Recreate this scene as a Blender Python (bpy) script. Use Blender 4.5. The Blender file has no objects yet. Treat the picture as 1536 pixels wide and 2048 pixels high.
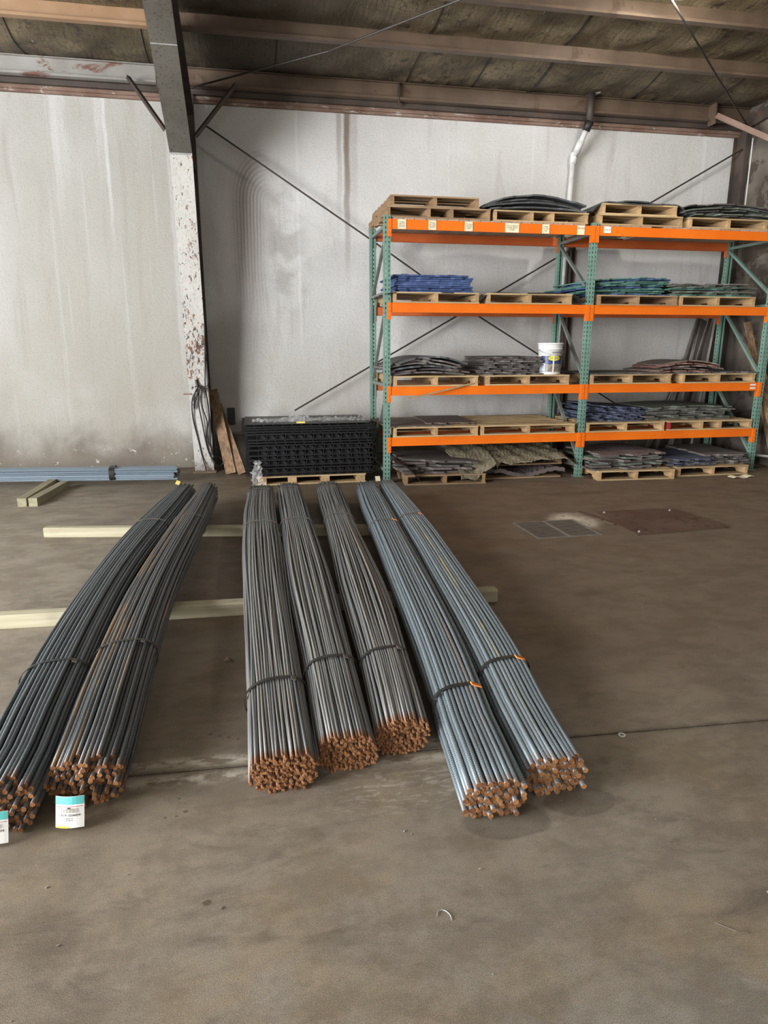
import bpy, math, random
import numpy as np
from mathutils import Vector, Matrix
S = bpy.context.scene
R = random.Random(7)
PI = math.pi

# ---------------------------------------------------------------- camera, world, lights, exposure
cam = bpy.data.objects.new('camera', bpy.data.cameras.new('camera'))
S.collection.objects.link(cam)
cam.location = (0, 0, 1.64)
cam.rotation_euler = (math.radians(90 - 13.83), 0, math.radians(-11.0))
cam.data.sensor_fit = 'VERTICAL'
cam.data.sensor_height = 24.0
cam.data.lens = 24.0 * 1354 / 2048
cam.data.clip_start = .05
S.camera = cam
wd = bpy.data.worlds.new('world'); S.world = wd; wd.use_nodes = True
bg = wd.node_tree.nodes['Background']
bg.inputs[0].default_value = (.80, .90, 1, 1); bg.inputs[1].default_value = .5
S.view_settings.view_transform = 'Standard'; S.view_settings.look = 'None'
S.view_settings.gamma = 1; S.view_settings.use_curve_mapping = False
S.view_settings.exposure = 0.0


def area(name, loc, target, sx, sy, power, col):
    l = bpy.data.lights.new(name, 'AREA'); l.shape = 'RECTANGLE'; l.size = sx; l.size_y = sy
    l.energy = power; l.color = col
    o = bpy.data.objects.new(name, l); S.collection.objects.link(o); o.location = loc
    o.rotation_euler = (Vector(target) - Vector(loc)).to_track_quat('-Z', 'Y').to_euler()
    return o


# daylight: the side door at left, the far hall door to the left behind, the open front behind the viewer; one high bay lamp
area('side_door_daylight', (-7.05, 1.6, 2.35), (0, 4.0, 1.9), 4.6, 4.1, 1750, (.97, .985, 1))
area('far_door_daylight', (-19, -13, 3.3), (6, 9, 1.8), 7, 5.4, 4600, (1, .99, .97))
area('front_door_daylight', (.6, -4.6, 3.6), (.4, 3.2, 0), 5.0, 3.0, 150, (1, .96, .91))
lp = bpy.data.lights.new('high_bay_light', 'POINT'); lp.energy = 150; lp.shadow_soft_size = .12; lp.color = (1, .95, .85)
lo = bpy.data.objects.new('high_bay_light', lp); S.collection.objects.link(lo); lo.location = (4.25, 6.75, 4.90)


# ---------------------------------------------------------------- mesh helpers
class G:
    def __init__(s): s.v = []; s.f = []; s.m = []; s.uv = None

    def add(s, vs, fs, m=0):
        b = len(s.v); s.v += [tuple(v) for v in vs]; s.f += [tuple(i + b for i in f) for f in fs]; s.m += [m] * len(fs); return s

    def box(s, x0, x1, y0, y1, z0, z1, m=0):
        return s.add([(x0, y0, z0), (x1, y0, z0), (x1, y1, z0), (x0, y1, z0), (x0, y0, z1), (x1, y0, z1), (x1, y1, z1), (x0, y1, z1)],
                     [(0, 3, 2, 1), (4, 5, 6, 7), (0, 1, 5, 4), (1, 2, 6, 5), (2, 3, 7, 6), (3, 0, 4, 7)], m)

    def bar(s, p, q, w, h, up=(0, 0, 1), m=0):
        p = Vector(p); q = Vector(q); d = (q - p).normalized(); u = Vector(up)
        if abs(d.dot(u)) > .98: u = Vector((0, 1, 0))
        a = d.cross(u).normalized(); b = a.cross(d).normalized()
        vs = []
        for c in (p, q):
            for i, j in ((-1, -1), (1, -1), (1, 1), (-1, 1)): vs.append(c + a * w / 2 * i + b * h / 2 * j)
        return s.add(vs, [(0, 1, 2, 3), (7, 6, 5, 4), (0, 4, 5, 1), (1, 5, 6, 2), (2, 6, 7, 3), (3, 7, 4, 0)], m)

    def tube(s, pts, r, n=8, cap=True, m=0, mc=None, uv=False):
        pts = [Vector(p) for p in pts]; b = len(s.v); k = len(pts)
        rr = r if hasattr(r, '__len__') else [r] * k
        ref = Vector((0, 0, 1)); d0 = (pts[-1] - pts[0]).normalized()
        if abs(d0.dot(ref)) > .9: ref = Vector((0, 1, 0))
        for i, p in enumerate(pts):
            d = (pts[min(i + 1, k - 1)] - pts[max(i - 1, 0)]).normalized()
            a = d.cross(ref)
            if a.length < 1e-4: a = d.cross(Vector((1, 0, 0)))
            a.normalize(); c = a.cross(d).normalized()
            for j in range(n):
                t = 2 * PI * j / n; s.v.append(tuple(p + (a * math.cos(t) + c * math.sin(t)) * rr[i]))
        for i in range(k - 1):
            for j in range(n):
                s.f.append((b + i * n + j, b + i * n + (j + 1) % n, b + (i + 1) * n + (j + 1) % n, b + (i + 1) * n + j)); s.m.append(m)
        if cap:
            s.f.append(tuple(b + j for j in range(n))[::-1]); s.f.append(tuple(b + (k - 1) * n + j for j in range(n))); s.m += [m if mc is None else mc] * 2
        return s

    def prism(s, poly, axis, a, b, m=0):
        """poly of 2D points extruded along axis from a to b"""
        n = len(poly)
        def P(u, v, w): return {0: (w, u, v), 1: (u, w, v), 2: (u, v, w)}[axis]
        vs = [P(u, v, a) for u, v in poly] + [P(u, v, b) for u, v in poly]
        fs = [tuple(range(n)), tuple(range(2 * n - 1, n - 1, -1))] + [(i, i + n, (i + 1) % n + n, (i + 1) % n) for i in range(n)]
        return s.add(vs, fs, m)

    def grid(s, fn, nx, ny, m=0):
        vs = [fn(i / nx, j / ny) for j in range(ny + 1) for i in range(nx + 1)]
        return s.add(vs, [(j * (nx + 1) + i, j * (nx + 1) + i + 1, (j + 1) * (nx + 1) + i + 1, (j + 1) * (nx + 1) + i) for j in range(ny) for i in range(nx)], m)

    def slab(s, fn, nx, ny, th, m=0):
        """closed sheet of thickness th (down from fn)"""
        N = (nx + 1) * (ny + 1)
        top = [Vector(fn(i / nx, j / ny)) for j in range(ny + 1) for i in range(nx + 1)]
        vs = top + [v - Vector((0, 0, th)) for v in top]
        I = lambda i, j: j * (nx + 1) + i
        fs = []
        for j in range(ny):
            for i in range(nx):
                q = (I(i, j), I(i + 1, j), I(i + 1, j + 1), I(i, j + 1)); fs += [q, tuple(N + k for k in q[::-1])]
        for i in range(nx):
            fs += [(I(i, 0), N + I(i, 0), N + I(i + 1, 0), I(i + 1, 0)), (I(i + 1, ny), N + I(i + 1, ny), N + I(i, ny), I(i, ny))]
        for j in range(ny):
            fs += [(I(0, j + 1), N + I(0, j + 1), N + I(0, j), I(0, j)), (I(nx, j), N + I(nx, j), N + I(nx, j + 1), I(nx, j + 1))]
        return s.add(vs, fs, m)

    def lathe(s, prof, n=32, c=(0, 0, 0), m=0):
        b = len(s.v); k = len(prof)
        for r, z in prof:
            for j in range(n): s.v.append((c[0] + r * math.cos(2 * PI * j / n), c[1] + r * math.sin(2 * PI * j / n), c[2] + z))
        for i in range(k - 1):
            for j in range(n): s.f.append((b + i * n + j, b + i * n + (j + 1) % n, b + (i + 1) * n + (j + 1) % n, b + (i + 1) * n + j)); s.m.append(m)
        return s

    def mesh(s, name, mats, smooth=False):
        me = bpy.data.meshes.new(name); me.from_pydata(s.v, [], s.f)
        for q in (mats if isinstance(mats, (list, tuple)) else [mats]): me.materials.append(q)
        if any(s.m): me.polygons.foreach_set('material_index', s.m)
        if smooth: me.polygons.foreach_set('use_smooth', [True] * len(s.f)); 
        me.update(); return me


def link(name, me, parent=None, loc=(0, 0, 0), rotz=0, **kw):
    o = bpy.data.objects.new(name, me); S.collection.objects.link(o)
    o.location = loc; o.rotation_euler = (0, 0, rotz)
    if parent is not None: o.parent = parent
    for k, v in kw.items(): o[k] = v
    return o


def part(name, g, mat, parent, smooth=False, loc=None, **kw):
    """g is given in the parent's own coordinates, unless loc='w' (world coordinates, unrotated parent)"""
    if loc == 'w':
        a = parent; off = Vector((0, 0, 0))
        while a is not None: off += a.location; a = a.parent
        g.v = [(v[0] - off.x, v[1] - off.y, v[2] - off.z) for v in g.v]
    return link(name, g.mesh(name, mat, smooth), parent, **kw)


def thing(name, label, cat, loc=(0, 0, 0), rotz=0, group=None):
    o = link(name, None, None, loc, rotz, label=label, category=cat)
    if group: o['group'] = group
    return o


def solo(name, g, mat, label, cat, group=None, smooth=False, loc=None):
    """single-mesh thing, world coordinates; origin set at the base centre"""
    a = np.array(g.v)
    c = loc if loc is not None else ((a[:, 0].min() + a[:, 0].max()) / 2, (a[:, 1].min() + a[:, 1].max()) / 2, a[:, 2].min())
    g.v = [(v[0] - c[0], v[1] - c[1], v[2] - c[2]) for v in g.v]
    o = link(name, g.mesh(name, mat, smooth), None, tuple(c), label=label, category=cat)
    if group: o['group'] = group
    return o


def struct(name, g, mat, smooth=False, parent=None):
    kw = {} if parent is not None else {'kind': 'structure'}
    return link(name, g.mesh(name, mat, smooth), parent, **kw)


def copy_tree(o, parent=None):
    c = o.copy(); S.collection.objects.link(c); c.parent = parent
    for ch in list(o.children): copy_tree(ch, c)
    return c


def text_g(txt, size):
    """flat text as geometry in the XY plane, centred"""
    cu = bpy.data.curves.new('t', 'FONT'); cu.body = txt; cu.size = size; cu.align_x = 'CENTER'; cu.align_y = 'CENTER'; cu.resolution_u = 2
    cu.offset = size * .012
    o = bpy.data.objects.new('t', cu); S.collection.objects.link(o)
    bpy.context.view_layer.update()
    me = bpy.data.meshes.new_from_object(o.evaluated_get(bpy.context.evaluated_depsgraph_get()))
    g = G(); g.add([v.co[:] for v in me.vertices], [tuple(p.vertices) for p in me.polygons])
    bpy.data.objects.remove(o); bpy.data.meshes.remove(me); bpy.data.curves.remove(cu)
    return g


# ---------------------------------------------------------------- material helpers
class NT:
    def __init__(s, name):
        s.mat = bpy.data.materials.new(name); s.mat.use_nodes = True
        s.t = s.mat.node_tree; s.b = s.t.nodes['Principled BSDF']; s._c = {}

    def n(s, typ, **kw):
        x = s.t.nodes.new(typ)
        for k, v in kw.items(): setattr(x, k, v)
        return x

    def put(s, sock, v):
        if isinstance(v, bpy.types.NodeSocket): s.t.links.new(v, sock)
        elif v is not None:
            if hasattr(v, '__len__') and len(v) == 3 and sock.type == 'RGBA': v = (*v, 1)
            sock.default_value = v

    def co(s, which='Object'):
        if which not in s._c: s._c[which] = s.n('ShaderNodeTexCoord').outputs[which]
        return s._c[which]

    def map(s, scale=(1, 1, 1), loc=(0, 0, 0), rot=(0, 0, 0), vec=None):
        m = s.n('ShaderNodeMapping'); s.put(m.inputs['Vector'], vec or s.co())
        m.inputs['Scale'].default_value = scale; m.inputs['Location'].default_value = loc; m.inputs['Rotation'].default_value = rot
        return m.outputs[0]

    def noise(s, scale, detail=3, vec=None, rough=.55, dist=0, w=None):
        x = s.n('ShaderNodeTexNoise')
        if w is not None: x.noise_dimensions = '4D'; s.put(x.inputs['W'], w)
        s.put(x.inputs['Vector'], vec or s.co()); x.inputs['Scale'].default_value = scale; x.inputs['Detail'].default_value = detail
        x.inputs['Roughness'].default_value = rough; x.inputs['Distortion'].default_value = dist
        return x.outputs['Fac']

    def vor(s, scale, vec=None, feat='F1', rnd=1.0):
        x = s.n('ShaderNodeTexVoronoi', feature=feat); s.put(x.inputs['Vector'], vec or s.co()); x.inputs['Scale'].default_value = scale
        x.inputs['Randomness'].default_value = rnd; return x.outputs['Distance']

    def ms(s, a, lo, hi, t0=0., t1=1.):
        x = s.n('ShaderNodeMapRange', interpolation_type='SMOOTHSTEP'); s.put(x.inputs['Value'], a)
        x.inputs['From Min'].default_value = lo; x.inputs['From Max'].default_value = hi
        x.inputs['To Min'].default_value = t0; x.inputs['To Max'].default_value = t1
        return x.outputs[0]

    def ma(s, op, a, b=0., c=None):
        x = s.n('ShaderNodeMath', operation=op); s.put(x.inputs[0], a); s.put(x.inputs[1], b)
        if c is not None: s.put(x.inputs[2], c)
        return x.outputs[0]

    def mix(s, f, a, b, mode='MIX'):
        x = s.n('ShaderNodeMix', data_type='RGBA', blend_type=mode); s.put(x.inputs[0], f); s.put(x.inputs[6], a); s.put(x.inputs[7], b); return x.outputs[2]

    def sep(s, vec=None):
        x = s.n('ShaderNodeSeparateXYZ'); s.put(x.inputs[0], vec or s.co()); return x.outputs

    def rnd(s):
        if 'r' not in s._c: s._c['r'] = s.n('ShaderNodeObjectInfo').outputs['Random']
        return s._c['r']

    def bump(s, h, dist=.01, strength=1., nrm=None):
        x = s.n('ShaderNodeBump'); s.put(x.inputs['Height'], h); x.inputs['Distance'].default_value = dist; x.inputs['Strength'].default_value = strength
        if nrm: s.put(x.inputs['Normal'], nrm)
        s.put(s.b.inputs['Normal'], x.outputs[0]); return x.outputs[0]

    def out(s, col, rough=.7, metal=0., spec=None):
        s.put(s.b.inputs['Base Color'], col); s.put(s.b.inputs['Roughness'], rough); s.put(s.b.inputs['Metallic'], metal)
        if spec is not None: s.b.inputs['Specular IOR Level'].default_value = spec
        return s.mat


def plain(name, col, rough=.6, metal=0., var=.12, scale=12):
    t = NT(name); c = t.mix(t.ms(t.noise(scale, 4), .35, .65), tuple(x * (1 - var) for x in col), tuple(min(1, x * (1 + var)) for x in col))
    return t.out(c, rough, metal)


def m_wood(name, a, b, axis=0, dirt=.35, sc=1.):
    t = NT(name); s = [34, 34, 34]; s[axis] = 1.6
    r10 = t.ma('MULTIPLY', t.rnd(), 17.)
    g = t.noise(sc, 5, t.map(tuple(s)), .6, .6, w=r10)
    big = t.noise(3, 3, None, w=r10)
    c = t.mix(t.ms(g, .3, .7), a, b)
    c = t.mix(t.ms(t.rnd(), 0, 1, 0, .35), c, tuple(x * .62 for x in a))
    c = t.mix(t.ms(big, .45, .75, 0, dirt), c, (.07, .055, .04))
    t.bump(g, .002, .6)
    return t.out(c, .78)


# wall: painted rough plaster with its own grime
def m_wall():
    t = NT('painted_plaster_wall'); x, y, z = t.sep()
    c = t.mix(t.ms(t.noise(.55, 4, t.map((1, 1, .6))), .36, .66), (.54, .52, .47), (.64, .63, .60))
    c = t.mix(t.ms(x, -.7, -.5), c, t.mix(t.ms(t.noise(.8, 3), .35, .65), (.70, .69, .67), (.80, .79, .78)))  # whiter right bay, lightened further to offset the weaker light there
    c = t.mix(t.ms(t.noise(1.7, 5, t.map((2.2, 1, .28)), .6, 1.2), .52, .74, 0, .35), c, (.40, .36, .30))
    # chalky drips
    dr = t.noise(1, 3, t.map((15, 1, .35), (3, 0, 0)), .5); c = t.mix(t.ms(dr, .6, .72, 0, .22), c, (.80, .80, .80))
    # dirty foot of the wall, more of it left of the column
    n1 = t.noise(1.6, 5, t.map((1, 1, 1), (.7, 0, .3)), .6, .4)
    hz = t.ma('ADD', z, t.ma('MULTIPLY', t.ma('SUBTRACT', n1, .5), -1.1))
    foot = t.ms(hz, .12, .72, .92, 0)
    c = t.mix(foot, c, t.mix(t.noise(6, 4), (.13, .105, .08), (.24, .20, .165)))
    c = t.mix(t.ma('MULTIPLY', t.ms(t.ma('ABSOLUTE', t.ma('SUBTRACT', x, -.22)), .2, .4, .9, 0), t.ms(z, .42, .50, 1, 0)), c, (.10, .08, .06))  # shade of the panel stack and dirt, painted low on the wall
    flk = t.ma('MULTIPLY', t.ms(t.noise(13, 4, None, .7), .63, .66), t.ms(z, .1, .5, 1, 0))
    c = t.mix(flk, c, (.82, .82, .80))
    mid = t.ma('MULTIPLY', t.ms(z, .8, 2.2, .45, 0), t.ms(t.noise(.9, 3), .35, .6))
    c = t.mix(mid, c, (.42, .38, .30))
    # rust run below the eave
    xr = t.ma('ADD', x, t.ma('MULTIPLY', t.ma('SUBTRACT', t.noise(3, 2, t.map((1, 1, 1))), .5), .05))
    def streak(x0, w, z0, z1, s):
        d = t.ma('ABSOLUTE', t.ma('SUBTRACT', xr, x0)); return t.ma('MULTIPLY', t.ms(d, w * .3, w, s, 0), t.ms(z, z0, z1, 0, 1))
    c = t.mix(streak(1.37, .055, 2.1, 4.3, .85), c, (.20, .14, .10)); c = t.mix(streak(1.27, .05, 3.0, 4.5, .5), c, (.27, .22, .18))
    c = t.mix(streak(1.45, .09, 2.6, 4.4, .35), c, (.33, .28, .24))
    for x0, w, z0, s in ((-2.18, .06, 2.9, .45), (-1.60, .03, 2.6, .6), (-1.66, .08, 3.3, .3), (-2.10, .09, 3.1, .3), (-.86, .05, .8, .35), (.72, .03, 1.2, .5), (2.75, .02, 1.2, .3), (3.95, .03, 3.3, .5), (6.55, .035, 2.6, .5)):
        c = t.mix(streak(x0, w, z0, z0 + 1.2, s), c, (.86, .86, .86))
    # swept arcs right of the column
    zz = t.ma('MAXIMUM', t.ma('SUBTRACT', z, 3.45), 0.); xx = t.ma('SUBTRACT', x, .33)
    rr = t.ma('SQRT', t.ma('ADD', t.ma('MULTIPLY', xx, xx), t.ma('MULTIPLY', t.ma('MULTIPLY', zz, zz), .55)))
    rr = t.ma('ADD', rr, t.ma('MULTIPLY', t.noise(1.2, 2), .06))
    arc = t.ms(t.ma('SINE', t.ma('MULTIPLY', rr, 150.)), -.5, 1.)
    msk = t.ma('MULTIPLY', t.ma('MULTIPLY', t.ms(rr, .04, .15), t.ms(rr, .36, .56, 1, 0)), t.ma('MULTIPLY', t.ms(x, .1, .42, 1, 0), t.ms(z, 1.6, 3.2)))
    c = t.mix(t.ma('MULTIPLY', t.ma('MULTIPLY_ADD', arc, .35, .28), msk), c, (.24, .19, .14))
    gry = t.ma('MULTIPLY', t.ma('MULTIPLY', t.ms(t.ma('ABSOLUTE', t.ma('SUBTRACT', x, .55)), .05, .4, 1, 0), t.ms(t.ma('ABSOLUTE', t.ma('SUBTRACT', z, 2.9)), .3, 1.3, 1, 0)), t.ms(t.noise(2.5, 4), .42, .6))
    c = t.mix(t.ma('MULTIPLY', gry, .5), c, (.33, .31, .29))
    # pitted plaster
    pit = t.noise(55, 6, None, .8)
    c = t.mix(t.ma('MULTIPLY', t.ms(pit, .33, .47, 1, 0), t.ms(z, .4, 3.4, .85, .5)), c, (.22, .20, .17))
    t.bump(t.ma('ADD', pit, t.ma('MULTIPLY', t.noise(20, 4), .5)), .013, .9)
    return t.out(c, .85)


def m_floor():
    t = NT('stained_concrete_floor'); x, y, z = t.sep()
    c = t.mix(t.ms(t.noise(1.1, 5, None, .6, .8), .34, .66), (.15, .123, .096), (.245, .208, .165))
    c = t.mix(t.ms(t.noise(.45, 3, t.map((1, 1, 1), (4, 2, 0))), .4, .68, 0, .75), c, (.235, .215, .19))
    c = t.mix(t.ms(t.noise(2.3, 6, t.map((1, 2.6, 1), (0, 0, 0), (0, 0, .5)), .65, 1.6), .5, .72, 0, .6), c, (.07, .056, .048))
    c = t.mix(t.ms(t.noise(1.3, 5, t.map((1, 2.2, 1), (8, 3, 0), (0, 0, -.4)), .7, .8), .57, .76, 0, .45), c, (.25, .235, .215))
    # browner, oilier floor right of the bundles, with shade painted between them; pale dust at left, lightened for side light
    c = t.mix(t.ma('MULTIPLY', t.ms(t.ma('ADD', x, t.noise(.9, 3)), -.75, .5), t.ms(y, 2.1, 3.4, 0, .8)), c, (.135, .094, .062))
    c = t.mix(t.ms(t.ma('ADD', x, t.noise(1.2, 4)), -1.9, -.3, .5, 0), c, (.40, .37, .32))
    c = t.mix(t.ma('MULTIPLY', t.ms(t.noise(1.5, 6, t.map((1, 1, 1), (2.2, 7, 0)), .75), .48, .66, 0, .6), t.ms(y, 2.0, 3.0, 1, .25)), c, (.26, .205, .125))
    # saw joint: chalk and dirt beside it
    jl = t.ma('ABSOLUTE', t.ma('SUBTRACT', t.ma('MULTIPLY_ADD', x, -.043, 2.455), y))
    c = t.mix(t.ms(t.ma('ADD', jl, t.ma('MULTIPLY', t.noise(14, 4), .04)), .014, .05, .9, 0), c, (.035, .027, .021))
    ch = t.ma('MULTIPLY', t.ma('MULTIPLY', t.ms(t.ma('ABSOLUTE', t.ma('SUBTRACT', jl, .055)), .0, .06, 1, 0), t.ms(t.noise(7, 4, t.map((1, 2, 1)), .7), .40, .55)), t.ms(t.ma('ABSOLUTE', t.ma('SUBTRACT', x, .1)), .6, 1.2, 1, 0))
    c = t.mix(t.ma('MULTIPLY', ch, .95), c, (.60, .57, .52))
    sc = t.noise(1, 4, t.map((9, 34, 1), (0, 0, 0), (0, 0, .9)), .7, 1.5)
    scm = t.ma('MULTIPLY', t.ms(t.ma('ABSOLUTE', t.ma('SUBTRACT', x, .52)), .1, .42, 1, 0), t.ms(t.ma('ABSOLUTE', t.ma('SUBTRACT', y, 2.22)), .04, .22, 1, 0))
    c = t.mix(t.ma('MULTIPLY', t.ma('MULTIPLY', t.ms(sc, .5, .62), scm), .7), c, (.42, .40, .37))
    def blob(cx, cy, rx, ry, nz=.35, ns=5):
        dx = t.ma('DIVIDE', t.ma('SUBTRACT', x, cx), rx); dy = t.ma('DIVIDE', t.ma('SUBTRACT', y, cy), ry)
        d = t.ma('SQRT', t.ma('ADD', t.ma('MULTIPLY', dx, dx), t.ma('MULTIPLY', dy, dy)))
        return t.ma('ADD', d, t.ma('MULTIPLY', t.ma('SUBTRACT', t.noise(ns, 4), .5), nz * 2))
    # oil stains in front of the heavy bundles, and drops
    c = t.mix(t.ms(blob(.83, 1.95, .17, .10), .85, 1., .55, 0), c, (.045, .038, .033))
    c = t.mix(t.ms(blob(1.13, 2.0, .15, .09), .85, 1., .5, 0), c, (.05, .042, .035))
    for cx, cy, r in ((-.33, 2.2, .009), (-.37, 2.2, .009), (-.3, 2.22, .014), (-.33, 2.3, .01), (-.2, 1.78, .02), (-.15, 1.75, .012), (-.24, 2.72, .016), (-.2, 2.70, .013), (-.16, 2.68, .014), (-.12, 2.66, .012)):
        c = t.mix(t.ms(blob(cx, cy, r * .7, r * .6, .5, 45), .8, 1.05, .85, 0), c, (.03, .022, .018))
    for cx, cy, rx, ry in ((3.82, 4.62, .05, .02), (2.74, 4.35, .11, .05), (2.2, 4.0, .12, .05), (4.6, 6.2, .12, .05), (5.6, 6.7, .2, .07), (-1.9, 3.75, .22, .07), (3.6, 7.0, .5, .1)):
        c = t.mix(t.ms(blob(cx, cy, rx, ry, .5, 9), .5, 1.2, .5, 0), c, (.05, .04, .03))
    # spilled white powder by the drain
    pw = t.ma('MULTIPLY', t.ms(blob(3.0, 5.86, .26, .34, .5, 6), .3, 1.15, 1, 0), t.ms(t.noise(22, 5, t.map((1, .5, 1)), .7), .3, .48))
    c = t.mix(pw, c, (.80, .75, .66))
    c = t.mix(t.ms(blob(-.02, 1.45, .09, .12, .4, 9), .3, 1.1, .2, 0), c, (.36, .35, .37))
    # old coating edge along the foot of the picture
    wv = t.ma('ABSOLUTE', t.ma('SINE', t.ma('ADD', t.ma('MULTIPLY', x, 21.), t.ma('MULTIPLY', y, 9.))))
    ed = t.ma('SUBTRACT', t.ma('ADD', t.ma('MULTIPLY_ADD', wv, .07, 1.19), t.ma('MULTIPLY', t.noise(4, 2), .06)), y)
    c = t.mix(t.ms(ed, .0, .03, 0, .36), c, (.26, .26, .26))
    # grit
    sp = t.noise(150, 3, None, .8); c = t.mix(t.ms(sp, .66, .72, 0, .8), c, (.45, .42, .36)); c = t.mix(t.ms(sp, .3, .38, .7, 0), c, (.04, .032, .027))
    fl = t.vor(8.5); c = t.mix(t.ma('MULTIPLY', t.ms(fl, .018, .03, 1, 0), t.ms(t.noise(3), .45, .5)), c, (.55, .52, .46))
    gr_ = t.noise(330, 2, None, .8); c = t.mix(t.ms(gr_, .35, .65), t.mix(.36, c, (.03, .025, .02)), t.mix(.18, c, (.6, .56, .5)))
    c = t.mix(t.ms(t.noise(3.2, 6, t.map((1, 1.5, 1), (5, 1, 0)), .75), .40, .6, .34, 0), c, (.07, .052, .038))
    c = t.mix(1., c, (1.03, .985, .90), 'MULTIPLY')
    t.bump(t.ma('ADD', t.ma('MULTIPLY', sp, .35), t.noise(14, 4)), .0018, .6)
    return t.out(c, t.ms(t.noise(2.2, 4), .35, .65, .52, .72), 0, .25)


def m_roofing():
    t = NT('dirty_blanket_insulation')
    c = t.mix(t.ms(t.noise(1.5, 5, None, .6, 1), .35, .65), (.115, .088, .048), (.225, .175, .105))
    c = t.mix(t.ms(t.noise(4.5, 5, None, .7), .55, .68, 0, .85), c, (.03, .025, .018))
    c = t.mix(t.ms(t.noise(16, 3, t.map((1, .4, 1), (2, 2, 0)), .7), .69, .72, 0, .8), c, (.62, .58, .5))
    w1 = t.vor(17, t.map((1, 1.2, .01)), 'DISTANCE_TO_EDGE', .35)
    x, y, z = t.sep()
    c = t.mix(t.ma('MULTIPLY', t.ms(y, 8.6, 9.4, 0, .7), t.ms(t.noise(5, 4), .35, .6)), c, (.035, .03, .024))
    c = t.mix(t.ma('MULTIPLY', t.ms(t.ma('ABSOLUTE', t.ma('SUBTRACT', x, .1)), .4, 2.4, .7, 0), t.ms(x, -.65, -.6)), c, (.05, .042, .03))  # rafter's shade painted dark on the ceiling right of the column
    c = t.mix(t.ms(w1, .012, .05, .6, 0), c, (.03, .025, .018))
    t.bump(t.ma('ADD', t.ms(w1, 0, .06, 0, .12), t.ma('MULTIPLY', t.noise(3, 4, t.map((2.2, .6, 1)), .6, 1), 1.6)), .012, 1)
    return t.out(c, .62)


def m_steel_rust(name, a, b, rust, amt, rough=.6, sc=2.5, vert=(1, 1, 1)):
    t = NT(name)
    c = t.mix(t.ms(t.noise(2, 4), .3, .7), a, b)
    n = t.noise(sc, 6, t.map(vert), .7, .5)
    c = t.mix(t.ms(n, amt, amt + .07, 0, .9), c, rust)
    t.bump(t.noise(30, 4), .002, .6)
    return t.out(c, rough, .15)


def m_column():
    t = NT('peeling_white_paint_on_steel'); x, y, z = t.sep()
    n = t.noise(19, 8, t.map((1.5, 1, .75)), .8, .4)
    big = t.ma('MULTIPLY', t.ma('SUBTRACT', t.noise(1.3, 3, t.map((1, 1, 1), (5, 0, 1))), .5), .35)
    lft = t.ma('ADD', t.ms(x, -.775, -.69, .22, 0), big)
    peel = t.ms(t.ma('ADD', n, lft), .535, .575)
    white = t.mix(t.ms(n, .3, .6), (.40, .38, .34), (.62, .61, .58))
    c = t.mix(peel, white, t.mix(t.ms(t.noise(9, 3), .4, .6), (.05, .032, .025), (.20, .09, .045)))
    t.bump(peel, .002, -1.)
    return t.out(c, .75)


def m_rebar(name, steel, light, rust, rustamt, pitch, stripe=None, ribc=.3, ribd=.0014, er=.35):
    t = NT(name); u = t.sep(t.co('UV'))
    r = t.rnd(); v = u[1]
    vv = t.n('ShaderNodeCombineXYZ'); t.put(vv.inputs[0], t.ma('MULTIPLY', r, 37.)); t.put(vv.inputs[1], v); t.put(vv.inputs[2], u[0])
    c = t.mix(r, steel, light)
    n = t.noise(1.6, 5, vv.outputs[0], .65)
    n = t.ma('ADD', n, t.ms(t.ma('FRACT', t.ma('MULTIPLY', r, 5.7)), .72, 1., -.03, .12))
    c = t.mix(t.ms(n, rustamt, rustamt + .2, 0, .85), c, rust)
    c = t.mix(t.ms(t.noise(9, 3, vv.outputs[0]), .5, .8, 0, .5), c, tuple(x * .4 for x in steel))
    # ribs lightened in colour as a painted highlight
    s = t.ma('SINE', t.ma('MULTIPLY', t.ma('ADD', v, t.ma('MULTIPLY', u[0], pitch * .5)), 2 * PI / pitch))
    rib = t.ms(s, -.2, .7)
    side = t.ms(t.ma('ABSOLUTE', t.ma('SINE', t.ma('MULTIPLY', u[0], 2 * PI))), .10, .22, 1, 0)
    h = t.ma('MAXIMUM', rib, side)
    c = t.mix(t.ma('MULTIPLY', h, ribc), c, tuple(min(1, x * 1.6) for x in light))
    c = t.mix(t.ms(t.ma('ADD', v, t.ma('MULTIPLY', t.noise(60, 2, vv.outputs[0]), .04)), .03, .085, er, 0), c, (.20, .085, .035))
    if stripe: c = t.mix(t.ma('MULTIPLY', t.ma('GREATER_THAN', t.ma('FRACT', t.ma('MULTIPLY', r, 7.3)), .965), t.ms(t.noise(2, 2, vv.outputs[0]), .45, .55, 0, .8)), c, stripe)
    t.bump(h, ribd, 1.)
    return t.out(c, .42, .35, .5)


def m_film():
    t = NT('clear_plastic_film')
    tr = t.n('ShaderNodeBsdfTransparent'); mx = t.n('ShaderNodeMixShader'); mx.inputs[0].default_value = .28
    t.b.inputs['Base Color'].default_value = (.75, .75, .75, 1); t.b.inputs['Roughness'].default_value = .15
    t.t.links.new(tr.outputs[0], mx.inputs[1]); t.t.links.new(t.b.outputs[0], mx.inputs[2])
    t.t.links.new(mx.outputs[0], t.t.nodes['Material Output'].inputs[0]); return t.mat


def m_mat(name, a, b, dirt=(.10, .085, .07), amt=.5):
    t = NT(name); r = t.rnd()
    c = t.mix(r, a, b); c = t.mix(t.ms(t.noise(5, 5, None, .65, w=t.ma('MULTIPLY', r, 9.)), amt, amt + .2, 0, .8), c, dirt)
    c = t.mix(t.ms(t.noise(40, 3), .55, .7, 0, .35), c, tuple(min(1, x * 2.2) for x in b))
    t.bump(t.noise(14, 5, None, .7), .008, .8)
    return t.out(c, .72)


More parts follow.
